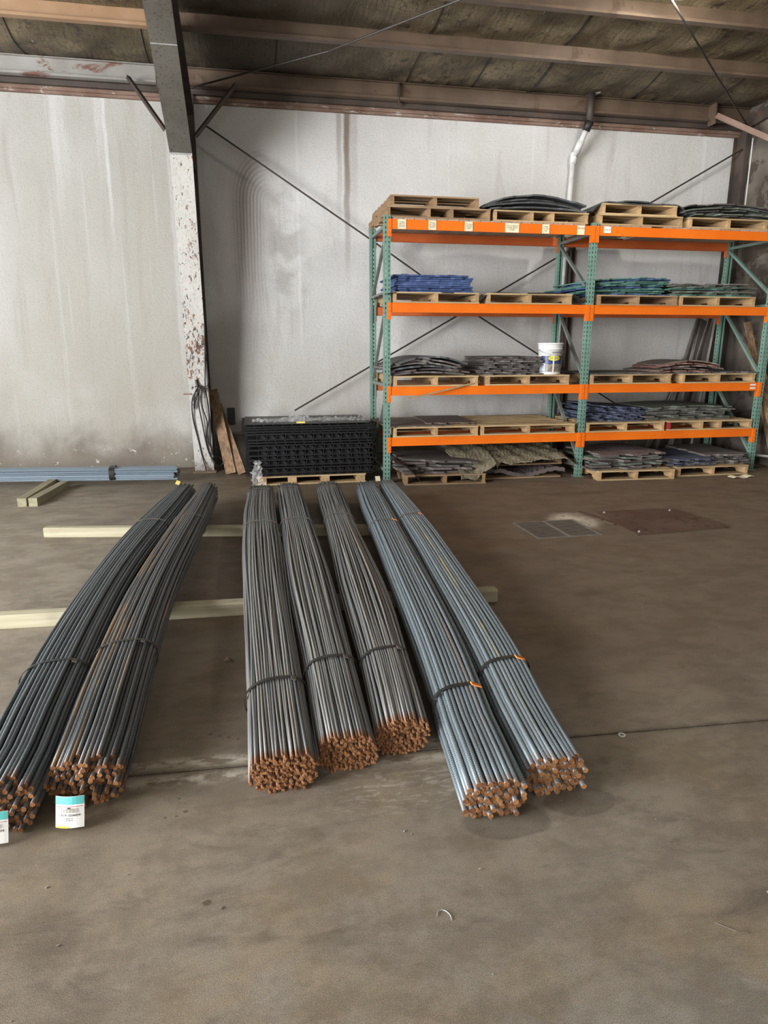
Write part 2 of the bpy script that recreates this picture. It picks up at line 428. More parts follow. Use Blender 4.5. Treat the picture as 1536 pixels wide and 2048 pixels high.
MW = m_wall(); MF = m_floor(); MR = m_roofing(); MC = m_column()
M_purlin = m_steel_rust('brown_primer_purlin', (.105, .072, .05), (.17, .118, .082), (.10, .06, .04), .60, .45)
M_eave = m_steel_rust('grey_primer_with_rust', (.27, .26, .235), (.38, .37, .34), (.17, .07, .045), .56, .5, 2.0, (1, 1, 3))
M_darkst = m_steel_rust('dark_brown_steel', (.045, .035, .03), (.10, .075, .06), (.12, .06, .04), .6, .6)
M_grayst = m_steel_rust('grey_primer_steel', (.105, .095, .08), (.16, .148, .125), (.06, .042, .033), .56, .5, 38)
M_rustst = m_steel_rust('rusty_strip', (.16, .085, .06), (.30, .21, .16), (.55, .52, .48), .58, .7, 5, (1, 1, 4))
M_rod = plain('dark_steel_rod', (.05, .042, .036), .5, .3)
M_redbr = m_steel_rust('red_primer_angle', (.17, .10, .07), (.25, .16, .12), (.10, .06, .04), .55)
M_rwall = m_steel_rust('brown_side_wall', (.105, .088, .072), (.175, .15, .125), (.06, .045, .035), .5, .85, 2.2)
M_green = m_steel_rust('green_rack_paint', (.145, .265, .215), (.20, .34, .28), (.30, .30, .26), .70, .45, 5)
M_brace = m_steel_rust('worn_green_brace', (.17, .28, .24), (.24, .34, .29), (.25, .24, .21), .58, .5, 5)
M_gbrace = plain('grey_green_brace', (.17, .19, .17), .5)
M_orange = m_steel_rust('orange_rack_paint', (.86, .165, .008), (.95, .205, .012), (.55, .11, .02), .70, .38, 4)
M_orange2 = m_steel_rust('rear_beam_orange', (.60, .125, .03), (.70, .16, .04), (.40, .10, .03), .66, .5, 4)  # darker, redder copy of the beam orange for the rear beams
M_deck = m_wood('weathered_deck_board', (.40, .34, .26), (.56, .49, .39), 1, .25)
M_palA = m_wood('pale_pallet_wood', (.40, .27, .135), (.60, .45, .25), 0, .25)
M_palAy = m_wood('pale_pallet_stringer', (.38, .24, .115), (.58, .40, .21), 1, .25)
M_palB = m_wood('brown_pallet_wood', (.28, .175, .095), (.44, .30, .17), 0, .4)
M_palBy = m_wood('brown_pallet_stringer', (.26, .155, .08), (.40, .26, .14), 1, .4)
M_red = plain('red_paint', (.35, .03, .03), .6)
M_tim = m_wood('treated_timber', (.36, .325, .215), (.50, .46, .33), 0, .4, .8)
M_timy = m_wood('dull_treated_timber', (.27, .24, .15), (.42, .38, .25), 1, .3, .8)
M_board = m_wood('rough_brown_board', (.15, .085, .045), (.44, .28, .16), 2, .5)
M_gboard = m_wood('grey_old_board', (.16, .145, .13), (.30, .28, .25), 2, .4)
M_black = plain('black_plastic', (.016, .016, .018), .42)
M_blackw = plain('black_rubber', (.02, .018, .017), .5)
M_film = m_film()
M_paper = plain('yellowed_paper', (.78, .72, .50), .8, 0, .05)
M_white = plain('white_plastic', (.80, .80, .78), .35, 0, .03)
M_navy = plain('navy_print', (.03, .05, .16), .35)
M_yel = plain('yellow_print', (.80, .72, .03), .4)
M_ytag = plain('faded_yellow_tag', (.72, .58, .16), .6)
M_greyp = plain('grey_photo_print', (.22, .19, .16), .4, 0, .35, 30)
M_ltblue = plain('pale_blue_print', (.5, .62, .78), .4)
M_ink = plain('dark_ink', (.06, .05, .05), .7)
M_gink = plain('faded_marker_ink', (.26, .24, .18), .8)
M_teal = plain('teal_print', (.10, .48, .48), .5)
M_end = None


def m_end():
    t = NT('rusty_cut_end'); c = t.mix(t.rnd(), (.19, .075, .032), (.42, .20, .075)); c = t.mix(t.ms(t.noise(120, 3), .5, .7, 0, .7), c, (.10, .04, .02)); t.bump(t.noise(150, 2), .002)
    return t.out(c, .6, .2)


M_end = m_end()
RB_a2 = m_rebar('dark_rebar_with_yellow_rust', (.045, .052, .056), (.12, .13, .135), (.36, .20, .07), .52, .010)
RB_a = m_rebar('dark_blue_rebar', (.045, .055, .062), (.12, .14, .15), (.16, .085, .035), .62, .010)
RB_b = m_rebar('grey_brown_rebar', (.10, .112, .122), (.27, .265, .25), (.25, .165, .095), .57, .007, None, .12, .0007, .9)
RB_c = m_rebar('blue_grey_rebar', (.12, .15, .17), (.24, .285, .31), (.22, .13, .08), .62, .013, (.48, .44, .26))
RB_d = m_rebar('pale_blue_rebar', (.10, .13, .16), (.25, .31, .37), (.20, .13, .08), .64, .012)
M_strap = plain('black_steel_strap', (.035, .033, .03), .4, .4)
M_wire = plain('grey_tie_wire', (.13, .115, .10), .5, .4)
M_oseal = plain('orange_rust_seal', (.75, .24, .05), .7, 0, .3, 60)
M_plate = m_steel_rust('brown_floor_plate', (.085, .05, .038), (.13, .085, .062), (.05, .03, .02), .55, .6, 8)
M_grate = plain('grey_iron_grate', (.21, .19, .16), .6)
M_pvc = plain('white_painted_pipe', (.70, .69, .68), .6, 0, .1)
M_galv = plain('galvanised', (.42, .42, .40), .45, .4)
M_blu = m_mat('blue_rubber_mat', (.028, .052, .15), (.055, .095, .23), (.03, .035, .09), .55)
M_slate = m_mat('slate_blue_mat', (.035, .045, .085), (.075, .09, .14), (.05, .05, .06), .5)
M_gry = m_mat('grey_brown_mat', (.075, .068, .064), (.15, .135, .125), (.05, .042, .036), .5)
M_drk = m_mat('dark_grey_mat', (.035, .038, .04), (.085, .09, .092), (.04, .036, .03), .55)
M_brn = m_mat('brown_mat', (.14, .105, .085), (.21, .165, .14), (.09, .065, .05), .5)
M_grn = m_mat('green_mat', (.035, .115, .095), (.09, .20, .165), (.04, .05, .12), .58)
M_grg = m_mat('grey_green_mat', (.07, .085, .065), (.13, .16, .12), (.05, .045, .04), .5)
M_rdm = m_mat('reddish_brown_mat', (.17, .075, .06), (.24, .12, .10), (.10, .065, .05), .5)
M_mauv = m_mat('mauve_grey_mat', (.09, .07, .07), (.15, .12, .115), (.06, .048, .04), .5)
M_rag = m_mat('tan_rough_sheet', (.15, .13, .085), (.22, .19, .13), (.09, .075, .05), .5)

# ---------------------------------------------------------------- the room
XL, XR, YF, YB = -7.2, 7.06, -6.0, 9.6
XF, YFF = -22.0, -15.0
def roofz(y): return 4.87 + .13 * (9.4 - max(y, -1))


g = G()
jy = lambda x: 2.455 - .043 * x
g.add([(XL, YF, 0), (XR, YF, 0), (XR, jy(XR) - .006, 0), (XL, jy(XL) - .006, 0)], [(0, 1, 2, 3)])
g.add([(XL, jy(XL) + .006, 0), (XR, jy(XR) + .006, 0), (XR, YB, 0), (XL, YB, 0)], [(0, 1, 2, 3)])
g.add([(XL, jy(XL) - .006, 0), (XR, jy(XR) - .006, 0), (XR, jy(XR) - .003, -.02), (XL, jy(XL) - .003, -.02), (XL, jy(XL) + .003, -.02), (XR, jy(XR) + .003, -.02), (XR, jy(XR) + .006, 0), (XL, jy(XL) + .006, 0)],
      [(0, 1, 2, 3), (3, 2, 5, 4), (4, 5, 6, 7)])
g.box(XL, XR, YF, YB, -.3, -.021)
g.box(XF, XL, YFF, YB, -.3, 0).box(XL, XR, YFF, YF, -.3, 0)
struct('floor', g, MF)
struct('wall_back', G().box(XL - .2, XR + .2, YB, YB + .2, 0, 4.6), MW)
struct('wall_right', G().box(XR, XR + .2, YFF, YB, 0, 6.6), M_rwall)
M_inner = plain('dull_inner_wall', (.17, .155, .135), .85)
g = G(); g.box(XL - .2, XL, -1.6, -.8, 0, 6.3); g.box(XL - .2, XL, 4.0, YB, 0, 6.3); g.box(XL - .2, XL, -.8, 4.0, 4.5, 6.3); g.box(XF, XL - .2, -1.6, -1.4, 0, 6.3)
struct('wall_left', g, M_inner)
g = G(); g.box(-11, XR, YFF - .2, YFF, 0, 6.6); g.box(XF, -11, YFF - .2, YFF, 6.2, 6.6)
struct('wall_front', g, M_inner)

# roof blanket, sagging between purlins
PY = [9.4, 8.34, 7.46, 6.35, 5.25, 4.15, 3.05, 1.95, .85, -.25]
def roof_pt(u, v):
    x = XL + (XR - XL) * u; y = YF + (YB - YF) * v
    z = roofz(y)
    for a, b in zip(PY[1:], PY[:-1]):
        if a <= y <= b: z -= .05 * math.sin(PI * (y - a) / (b - a)) * (1 + .5 * math.sin(x * 2.1 + a * 3)) - .02 * math.sin(PI * (y - a) / (b - a)) * math.sin(x * 9 + y * 5)
    return (x, y, z)


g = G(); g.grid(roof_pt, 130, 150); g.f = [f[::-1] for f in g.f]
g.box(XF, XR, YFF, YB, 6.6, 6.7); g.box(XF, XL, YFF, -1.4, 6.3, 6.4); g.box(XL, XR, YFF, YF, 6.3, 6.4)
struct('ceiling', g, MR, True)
# seams of the blanket
g = G()
for x in (-2.35, -1.0, .45, 2.1, 2.95, 3.72, 5.2, 6.3):
    for a, b in ((8.36, 9.36), (7.48, 8.3)):
        if (x in (2.1, 3.72)) or a > 8: 
            pts = [Vector(roof_pt((x + (9.4 - y) * .02 - XL) / (XR - XL), (y - YF) / (YB - YF))) + Vector((0, 0, -.006)) for y in np.linspace(a, b, 9)]
            g.tube(pts, .006 if x != 3.72 else .011, 5)
struct('trim_1', g, M_blackw)


def zee(y, zt, h, x0, x1, mat, label, lip=.07, grp='roof purlins'):
    g = G()
    g.box(x0, x1, y, y + .012, zt - h, zt)
    g.box(x0, x1, y - lip, y, zt - h, zt - h + .010); g.box(x0, x1, y - lip, y - lip + .008, zt - h + .010, zt - h + .028)
    g.box(x0, x1, y + .012, y + lip, zt - .010, zt)
    return solo('roof_purlin', g, mat, label, 'beam', grp)


# purlins: left of the column and right of it; the tan one has its light painted in
zee(8.34, 5.02, .19, XL, -.62, m_steel_rust('lit_tan_purlin', (.34, .20, .11), (.42, .27, .16), (.24, .13, .07), .66, .5, 3, (3, 1, 1)), 'orange-tan roof purlin left of the steel column, next in from the eave')
zee(8.33, 5.02, .19, -.62, XR, M_purlin, 'brown roof purlin right of the steel column, next in from the eave')
zee(7.46, 5.14, .19, XL, -.6, M_purlin, 'second roof purlin in from the eave, left of the steel column')
zee(7.45, 5.14, .19, -.6, XR, M_purlin, 'second roof purlin in from the eave, below the lamp glow')
for i, y in enumerate(PY[3:]):
    zee(y, roofz(y), .19, XL, XR, M_purlin, 'roof purlin over the hall, %s in from the eave' % ('third', 'fourth', 'fifth', 'sixth', 'seventh', 'eighth', 'ninth')[i], grp='far roof purlins')


def eave(x0, x1, mat, label):
    e = thing('eave_strut', label, 'beam', ((x0 + x1) / 2, 9.4, 4.57), group='eave struts along the wall top')
    g = G(); g.box(x0, x1, 9.4, 9.42, 4.66, 4.86); g.box(x0, x1, 9.34, 9.4, 4.66, 4.67); g.box(x0, x1, 9.34, 9.347, 4.67, 4.685); g.box(x0, x1, 9.36, 9.42, 4.85, 4.86)
    part('web', g, mat, e, loc='w')
    part('angle', G().box(x0, x1, 9.46, 9.48, 4.60, 4.66).box(x0, x1, 9.42, 9.48, 4.655, 4.662), M_darkst, e, loc='w')
    part('flashing', G().box(x0, x1, 9.53, 9.56, 4.565, 4.605).box(x0, x1, 9.555, 9.6, 4.535, 4.57), M_rustst, e, loc='w')
    part('closure', G().box(x0, x1, 9.5, 9.59, 4.605, 4.85), M_darkst, e, loc='w')


eave(XL, -.62, M_eave, 'grey eave strut with rust patches on the wall top left of the column')
eave(-.6, XR, M_purlin, 'brown eave strut on the wall top right of the column')  # darker colour than the left strut paints in the rafter's shade
g = G()
for x in (-.9, 2.02, 6.42):
    g.box(x, x + .012, 9.33, 9.40, 4.58, 4.86); 
solo('eave_bracket', G().box(2.0, 2.012, 9.33, 9.4, 4.60, 4.85), M_darkst, 'dark plate on the eave strut above the left rack bay', 'bracket', 'eave strut plates')
solo('eave_bracket', G().box(6.42, 6.44, 9.25, 9.4, 4.60, 4.86), M_purlin, 'brown plate on the eave strut above the right end of the rack', 'bracket', 'eave strut plates')
solo('eave_bracket', G().box(-.93, -.91, 9.30, 9.4, 4.56, 4.86).box(-.91, -.80, 9.36, 9.38, 4.56, 4.86), M_darkst, 'rusty clip between the eave strut and the steel column', 'bracket', 'eave strut plates')

# ---------------------------------------------------------------- steel column and rafter
cx0, cx1 = -.77, -.525
col = thing('steel_column', 'tall tapered steel column with peeling white paint and grey rafter haunch', 'column', (-.64, 9.3, 0))
def flange(p, w, g, m=0, t=.014):
    for (y0, z0), (y1, z1) in zip(p[:-1], p[1:]):
        d = Vector((y1 - y0, z1 - z0)).normalized(); n = Vector((d.y, -d.x))
        if n.x > 0: n = -n
        a = Vector((y0, z0)); b = Vector((y1, z1)); c = b - n * t; e = a - n * t
        g.add([(cx0, a.x, a.y), (cx1, a.x, a.y), (cx1, b.x, b.y), (cx0, b.x, b.y), (cx0, e.x, e.y), (cx1, e.x, e.y), (cx1, c.x, c.y), (cx0, c.x, c.y)],
              [(0, 1, 2, 3), (4, 7, 6, 5), (0, 4, 5, 1), (1, 5, 6, 2), (2, 6, 7, 3), (3, 7, 4, 0)])
fl = [(9.18, 0), (8.66, 3.73)]; raf = [(8.655, 3.735), (7.0, 4.58), (5.6, 5.0), (-1.0, 5.85)]
g = G(); flange(fl, .25, g); part('front_flange', g, MC, col, loc='w')
g = G(); flange(raf, .25, g); part('rafter_flange', g, M_grayst, col, loc='w')
xm = (cx0 + cx1) / 2
topf = [(9.48, 4.36), (8.55, 4.66), (7.85, 4.86), (6.5, 5.06), (-1.0, 6.03)]
web = [(9.20, 0), (8.68, 3.745), (7.01, 4.60), (5.6, 5.02), (-1.0, 5.87), (-1.0, 6.02), (6.5, 5.05), (7.85, 4.85), (8.55, 4.65), (9.48, 4.35), (9.48, 0)]
g = G(); flange([(y, z + .014) for y, z in topf], .25, g); part('rafter_top_flange', g, M_darkst, col, loc='w')
part('web_plate', G().prism(web, 0, xm - .005, xm + .005), M_darkst, col, loc='w')  # dark steel on web and back flange also paints in their shade
part('back_flange', G().box(cx0, cx1, 9.48, 9.495, 0, 4.66), M_darkst, col, loc='w')
part('splice_weld', G().bar((cx0, 7.42, 4.362), (cx1, 7.42, 4.362), .008, .008), M_galv, col, loc='w', label='pale weld line across the rafter')
part('knee_weld', G().bar((cx0, 8.645, 3.735), (cx1, 8.645, 3.735), .012, .014), M_galv, col, loc='w')
part('stiffener', G().box(xm, cx1 - .01, 8.75, 9.48, 3.72, 3.732), M_darkst, col, loc='w')
part('base_plate', G().box(cx0 - .03, cx1 + .03, 9.1, 9.55, 0, .02), M_rustst, col, loc='w')

g = G(); g.bar((-1.22, 9.2, 4.66), (-.80, 8.75, 4.0), .045, .006); g.bar((-1.24, 9.215, 4.66), (-.82, 8.765, 4.0), .006, .045)
solo('flange_brace', g, M_darkst, 'thin angle brace from the eave strut down to the column, on its left', 'brace', 'angle braces at the column')
g = G(); g.bar((-.02, 9.2, 4.66), (-.50, 8.75, 3.95), .045, .006); g.bar((0, 9.215, 4.66), (-.48, 8.765, 3.95), .006, .045)
solo('flange_brace', g, M_darkst, 'thin angle brace from the eave strut down to the column, on its right in shade', 'brace', 'angle braces at the column')
g = G(); g.bar((6.40, 9.22, 4.66), (7.02, 8.55, 4.13), .06, .008); g.bar((6.40, 9.19, 4.685), (7.02, 8.52, 4.155), .008, .06)
solo('flange_brace', g, M_redbr, 'reddish angle brace in the corner above the right end of the rack', 'brace')
g = G(); g.tube([(-.42, 9.4, 4.262), (1.61, 9.4, 3.02), (3.17, 9.4, 2.035), (6.6, 9.4, -.05 + .14)], .011, 8)
solo('bracing_rod', g, M_rod, 'thin dark rod falling from the column top to the right behind the rack', 'rod', 'wall bracing rods')
g = G(); g.tube([(7.03, 9.43, 4.35), (3.47, 9.43, 2.37), (.58, 9.43, .77)], .011, 8)
solo('bracing_rod', g, M_rod, 'thin dark rod falling from the right corner down to the black stack', 'rod', 'wall bracing rods')
g = G(); g.tube([(-.52, 9.3, 4.62), (1.0, 8.35, 4.76), (2.15, 7.2, 4.86), (4.2, 5.15, 5.08)], .011, 8)
solo('roof_rod', g, M_rod, 'thin rod under the roof running from the column towards the viewer', 'rod', 'roof bracing rods')
g = G(); g.tube([(7.0, 9.33, 4.62), (5.6, 8.15, 4.78), (4.15, 6.85, 4.88), (2.4, 5.2, 5.08)], .011, 8)
solo('roof_rod', g, M_rod, 'thin rod under the roof running from the right corner across the lamp glow', 'rod', 'roof bracing rods')

# corner post and side wall pieces
g = G(); g.box(6.98, 7.05, 9.30, 9.31, 0, 4.66); g.box(7.045, 7.055, 9.31, 9.58, 0, 4.66); g.box(6.99, 7.05, 9.57, 9.58, 0, 4.6)
solo('corner_post', g, M_darkst, 'narrow dark steel post in the right rear corner', 'column')
solo('corner_strip', G().box(7.045, 7.056, 9.25, 9.262, 3.4, 4.45), M_white, 'thin white strip upright beside the corner post', 'strip')
g = G(); g.bar((7.03, 9.4, 4.66), (7.03, 5.0, 5.1), .05, .15)
solo('side_rafter', g, M_darkst, 'dark edge rafter along the top of the right side wall', 'beam')
g = G(); g.bar((7.02, 9.3, 3.36), (7.02, 5.5, 3.36), .05, .07)
solo('side_girt', g, M_darkst, 'dark horizontal rail on the right side wall behind the top shelf', 'rail')

# drain pipe on the wall
dp = thing('drain_pipe', 'roof drain pipe, dark under the eave and painted white down the wall behind the rack', 'pipe', (4.5, 9.5, 0))
part('upper_pipe', G().tube([(4.60, 9.3, 4.87), (4.60, 9.3, 4.52)], .048, 12), M_darkst, dp, True, loc='w', label='dark upper length')
part('sleeve', G().tube([(4.60, 9.3, 4.54), (4.57, 9.33, 4.43)], [.062, .052], 12), M_blackw, dp, True, loc='w')
part('elbow', G().tube([(4.58, 9.33, 4.46), (4.53, 9.42, 4.27), (4.50, 9.48, 4.16)], .036, 12), M_pvc, dp, True, loc='w')
part('coupling', G().tube([(4.545, 9.39, 4.33), (4.51, 9.46, 4.19)], .047, 12), M_pvc, dp, True, loc='w')
part('coupling', G().tube([(4.50, 9.50, 4.20), (4.495, 9.51, 4.06)], .050, 12), M_pvc, dp, True, loc='w')
part('lower_pipe', G().tube([(4.495, 9.51, 4.1), (4.46, 9.52, 2.9), (4.40, 9.53, .1)], .037, 12), M_pvc, dp, True, loc='w')
part('cap_flange', G().box(4.5, 4.7, 9.24, 9.38, 4.87, 4.88), M_white, dp, loc='w')
g = G(); g.box(4.56, 4.64, 9.56, 9.6, .1, 3.4); g.box(4.555, 4.562, 9.5, 9.6, .1, 3.4)
solo('wall_angle', g, M_darkst, 'dark upright angle iron on the wall beside the drain pipe', 'strip')

# wall box by the column
wb = thing('wall_box', 'small black electrical box on the wall right of the column foot', 'box', (-.27, 9.6, .58))
part('case', G().box(-.325, -.225, 9.53, 9.6, .585, .81), M_black, wb, loc='w')
part('lid', G().box(-.315, -.235, 9.522, 9.53, .6, .795), M_blackw, wb, loc='w')
part('cable', G().tube([(-.325, 9.58, .60), (-.42, 9.59, .60), (-.5, 9.58, .63)], .005, 6), M_blackw, wb, loc='w')

# ---------------------------------------------------------------- pallet rack
F0 = 7.944; RX = [1.583, 4.097, 6.612]; LZ = [.563, 1.166, 2.115, 3.01]; RD = .985
rack = thing('pallet_rack', 'two-bay pallet rack with green uprights and orange beams along the white wall', 'rack', (RX[0], F0, 0))


def post_mesh():
    """perforated front column, open to the rear; local x centred, front face at y=0, depth +y"""
    w = .076; d = .07; pitch = .0508; n = 60
    g = G()
    xs = [-w / 2, -.0265, -.0125, .0125, .0265, w / 2]
    th = .004
    for k in range(n):
        z = k * pitch; zb, zm, zt = z + .006, z + .034, z + pitch
        def q(a, b, c, dd, e, f, h, i): g.add([(a, 0, b), (c, 0, dd), (e, 0, f), (h, 0, i)], [(0, 1, 2, 3)])
        q(xs[0], z, xs[5], z, xs[5], zb, xs[0], zb)
        q(xs[0], zm, xs[5], zm, xs[5], zt, xs[0], zt)
        # trapezoid (teardrop) holes
        def xh(i, top): 
            c = (xs[1] + xs[2]) / 2 if i < 3 else (xs[3] + xs[4]) / 2
            s = -1 if i in (1, 3) else 1
            return c + s * (.007 if top else .0035)
        q(xs[0], zb, xh(1, 0), zb, xh(1, 1), zm, xs[0], zm)
        q(xh(2, 0), zb, xh(3, 0), zb, xh(3, 1), zm, xh(2, 1), zm)
        q(xh(4, 0), zb, xs[5], zb, xs[5], zm, xh(4, 1), zm)
    H = n * pitch
    for s in (-1, 1):
        for k in range(n):
            z = k * pitch
            x = s * w / 2
            def q2(y0, y1, z0, z1): g.add([(x, y0, z0), (x, y1, z0), (x, y1, z1), (x, y0, z1)], [(0, 1, 2, 3)])
            q2(0, d, z, z + .012); q2(0, .028, z + .012, z + .034); q2(.042, d, z + .012, z + .034); q2(0, d, z + .034, z + pitch)
        g.add([(s * w / 2, d, 0), (s * (w / 2 - .029), d, 0), (s * (w / 2 - .029), d, H), (s * w / 2, d, H)], [(0, 1, 2, 3)])
    g.box(-.06, .06, -.03, .09, -.0, .006)
    return g.mesh('upright', M_green)


pm = post_mesh()
for x in RX:
    link('upright', pm, rack, (x - RX[0], 0, 0))
    link('upright', pm, rack, (x - RX[0], RD, 0), PI)
for bi, x in enumerate(RX):
    m = (M_gbrace, M_gbrace, M_brace)[bi]
    lx = x - RX[0]
    fl = bi == 0
    for z in (.13, 1.13, 2.12, 2.92) if not fl else (.13, 1.16, 2.21, 2.93):
        part('horizontal_strut', G().box(lx - .018, lx + .018, .06, RD - .06, z, z + .035), m, rack)
    for a, b in ((2.88, 2.25), (2.12, 1.22), (1.10, .2)):
        p, q = ((lx, .05, a), (lx, RD - .05, b)) if fl else ((lx, .05, b + .02), (lx, RD - .05, a + .02))
        part('diagonal_strut', G().bar(p, q, .036, .032), m, rack)


def beam_part(x0, x1, z, y, sgn):
    """step beam: y is the outer face, sgn +1 when the rack's depth is in +y"""
    g = G(); a, b = sorted((y, y + sgn * .05))
    g.box(x0, x1, a, b, z - .100, z - .003)
    ia, ib = sorted((y + sgn * .02, y + sgn * .055))
    g.box(x0, x1, *sorted((y - sgn * .002, y + sgn * .022)), z - .105, z - .094)
    g.box(x0, x1, *sorted((y - sgn * .001, y + sgn * .03)), z - .006, z)
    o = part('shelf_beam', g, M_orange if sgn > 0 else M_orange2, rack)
    for xe, s in ((x0, -1), (x1, 1)):
        h = G(); h.box(*sorted((xe, xe + s * .036)), *sorted((y - sgn * .008, y - sgn * .001)), z - .185, z + .002)
        h.box(*sorted((xe - s * .001, xe - s * .006)), *sorted((y - sgn * .008, y + sgn * .055)), z - .185, z + .002)
        for k in range(3): h.lathe([(.001, .0), (.008, .0), (.006, .006), (.001, .006)], 6, (xe + s * .018, y - sgn * .012, z - .04 - k * .055))
        part('end_connector', h, M_orange if sgn > 0 else M_orange2, o)


for b in range(2):
    x0, x1 = RX[b] - RX[0] + .040, RX[b + 1] - RX[0] - .040
    for z in LZ:
        beam_part(x0, x1, z, 0., 1); beam_part(x0, x1, z, RD, -1)

# deck on the top level: loose boards running front to back
for b in range(2):
    x0, x1 = RX[b] + .06, RX[b + 1] - .06
    dk = thing('plank_deck', ('grey plank deck on the top level of the left rack bay', 'grey plank deck on the top level of the right rack bay')[b], 'shelf deck', (x0, F0, LZ[3]), group='plank decks on the rack')
    x = x0
    while x < x1 - .1:
        w = R.uniform(.115, .145)
        if b == 1 and abs(x - (x0 + .62)) < .07: x += .16
        part('board', G().box(x + .004, min(x + w, x1), F0 + .022, F0 + RD - .022, LZ[3], LZ[3] + .019), M_deck, dk, loc='w')
        x += w + .004
ZD = LZ[3] + .019

# paper labels on the top front beam
texts = [(1.70, .095, 'CHISEL\nMOTIF\nASHLAR'), (2.055, .09, 'STONE #\nKEY PANEL\nTOP BOX'), (2.48, .095, 'STONE #\nLEDGER\nTWO'), (2.965, .17, 'CUT D. ASHLAR\nSTONE LEDGE\nSTAMP'), (3.42, .09, 'STAMP\nFLAT TWO\nTALL'), (3.86, .092, 'MASON'), (4.20, .09, 'ASHLAR')]
for i, (x, w, s) in enumerate(texts):
    last = i == 6
    z0, z1 = (LZ[3] - .075, LZ[3] - .002) if last else (LZ[3] - .103, LZ[3] - .002)
    where = ['first from the left upright', 'second from the left upright', 'third from the left upright', 'the widest one', 'fifth from the left upright', 'sixth from the left upright', 'small, just right of the middle upright'][i]
    t = thing('paper_label', 'handwritten yellowed paper label on the top orange beam, ' + where, 'label', (x, F0 - .004, z0), group='paper labels on the top beam')
    y = -.001
    part('paper', G().box(0, w, y - .002, y, 0, z1 - z0), M_paper if not last else M_white, t)
    tg = text_g(s, .021 if i != 5 else .026)
    a = np.array(tg.v); k = min(1, (w * .86) / (a[:, 0].max() - a[:, 0].min())); zc = (z1 - z0) / 2 + (.02 if i == 5 else 0)
    tg.v = [(w / 2 + v[0] * k, y - .003, zc + v[1]) for v in tg.v]
    part('handwriting', tg, M_gink, t)
for i, z in enumerate((LZ[1] - .018, LZ[1] - .06)):
    solo('sticker', G().box(6.44, 6.52, F0 - .005, F0 - .003, z - .022, z), M_white, ('upper', 'lower')[i] + ' white sticker on the second beam by the right front upright', 'sticker', 'stickers on the beam')

# ---------------------------------------------------------------- pallets
_pc = {}
def pallet(x0, x1, z, label, y=7.935, d=1.2, ns=3, kind='a', rot=0, redend=False, group='wooden pallets on the rack'):
    w = x1 - x0; ma, mb = (M_palA, M_palAy) if kind == 'a' else (M_palB, M_palBy)
    t = thing('wooden_pallet', label, 'pallet', (x0, y, z), rot, group)
    key = (round(w, 2), ns, kind, d)
    if key not in _pc:
        def sm():
            h = .089
            pr = [(0, 0), (.17, 0), (.19, .035), (.36, .035), (.38, 0), (d - .38, 0), (d - .36, .035), (d - .19, .035), (d - .17, 0), (d, 0), (d, h), (0, h)]
            return G().prism(pr, 0, -.02, .02).mesh('stringer', mb)
        S1 = sm(); bd = []
        for bw in (.14, .092, .092): bd.append(G().box(0, w, 0, bw, 0, .016).mesh('deck_board', ma))
        _pc[key] = (S1, bd)
    S1, bd = _pc[key]
    rr = random.Random(int(x0 * 100 + z * 1000))
    xs = [.021 + (w - .042) * i / (ns - 1) for i in range(ns)]
    if ns == 4: xs[1] = w * .40; xs[2] = w * .62
    for i, x in enumerate(xs):
        o = link('stringer', S1, t, (x, .006 + rr.uniform(0, .006), .016))
        if redend and i == 0: o.data = S1.copy(); o.data.materials[0] = M_red; o['label'] = 'red-painted stringer'
    ys = [0, .17, .34, .54, .72, .90, 1.06]
    sc = d / 1.2
    for k, yy in enumerate(ys): link('deck_board', bd[0 if k in (0, 6) else 1], t, (rr.uniform(-.006, .006), (yy + (rr.uniform(-.012, .012) if 0 < k < 6 else 0)) * sc, .105), rr.uniform(-.006, .006) if 0 < k < 6 else 0)
    for yy in (0, .53, 1.06): link('bottom_board', bd[0 if yy != .53 else 1], t, (rr.uniform(-.006, .006), yy * sc, 0))
    return t


PZ = .121
bay = ('left bay', 'right bay'); side = ('left', 'right')
pal = {
    (4, 0): (1.58, 2.79, 'b', 4), (4, 1): (2.83, 4.0, 'a', 4), (4, 2): (4.145, 5.24, 'a', 3), (4, 3): (5.33, 6.42, 'a', 3),
    (3, 0): (1.65, 2.68, 'a', 3), (3, 1): (2.78, 3.85, 'a', 3), (3, 2): (4.19, 5.26, 'b', 3), (3, 3): (5.30, 6.36, 'a', 3),
    (2, 0): (1.66, 2.70, 'a', 3), (2, 1): (2.81, 3.88, 'a', 3), (2, 2): (4.17, 5.28, 'a', 3), (2, 3): (5.44, 6.50, 'a', 3),
    (1, 0): (1.66, 2.72, 'a', 3), (1, 1): (2.76, 4.0, 'a', 3), (1, 2): (4.16, 5.25, 'a', 3), (1, 3): (5.30, 6.54, 'a', 4)}
lvl = {4: 'top shelf', 3: 'third shelf up', 2: 'second shelf up', 1: 'lowest shelf'}
load = {(4, 0): 'brown four-stringer pallet, under another pallet', (4, 1): 'pale pallet under arched black mats', (4, 2): 'pale pallet, under another pallet', (4, 3): 'pale pallet under grey mats',
        (3, 0): 'pale pallet under the tidy blue mats', (3, 1): 'pale pallet under one black sheet', (3, 2): 'brown pallet under green mats', (3, 3): 'pale pallet under grey-green mats',
        (2, 0): 'pale pallet under dark curved mats', (2, 1): 'pale pallet carrying the white bucket', (2, 2): 'whitish pallet with one thin sheet', (2, 3): 'pallet under brown mats',
        (1, 0): 'pale pallet half covered by brown sheets', (1, 1): 'wide empty brown pallet', (1, 2): 'pale pallet under slate-blue mats', (1, 3): 'pallet with a red end under grey mats'}
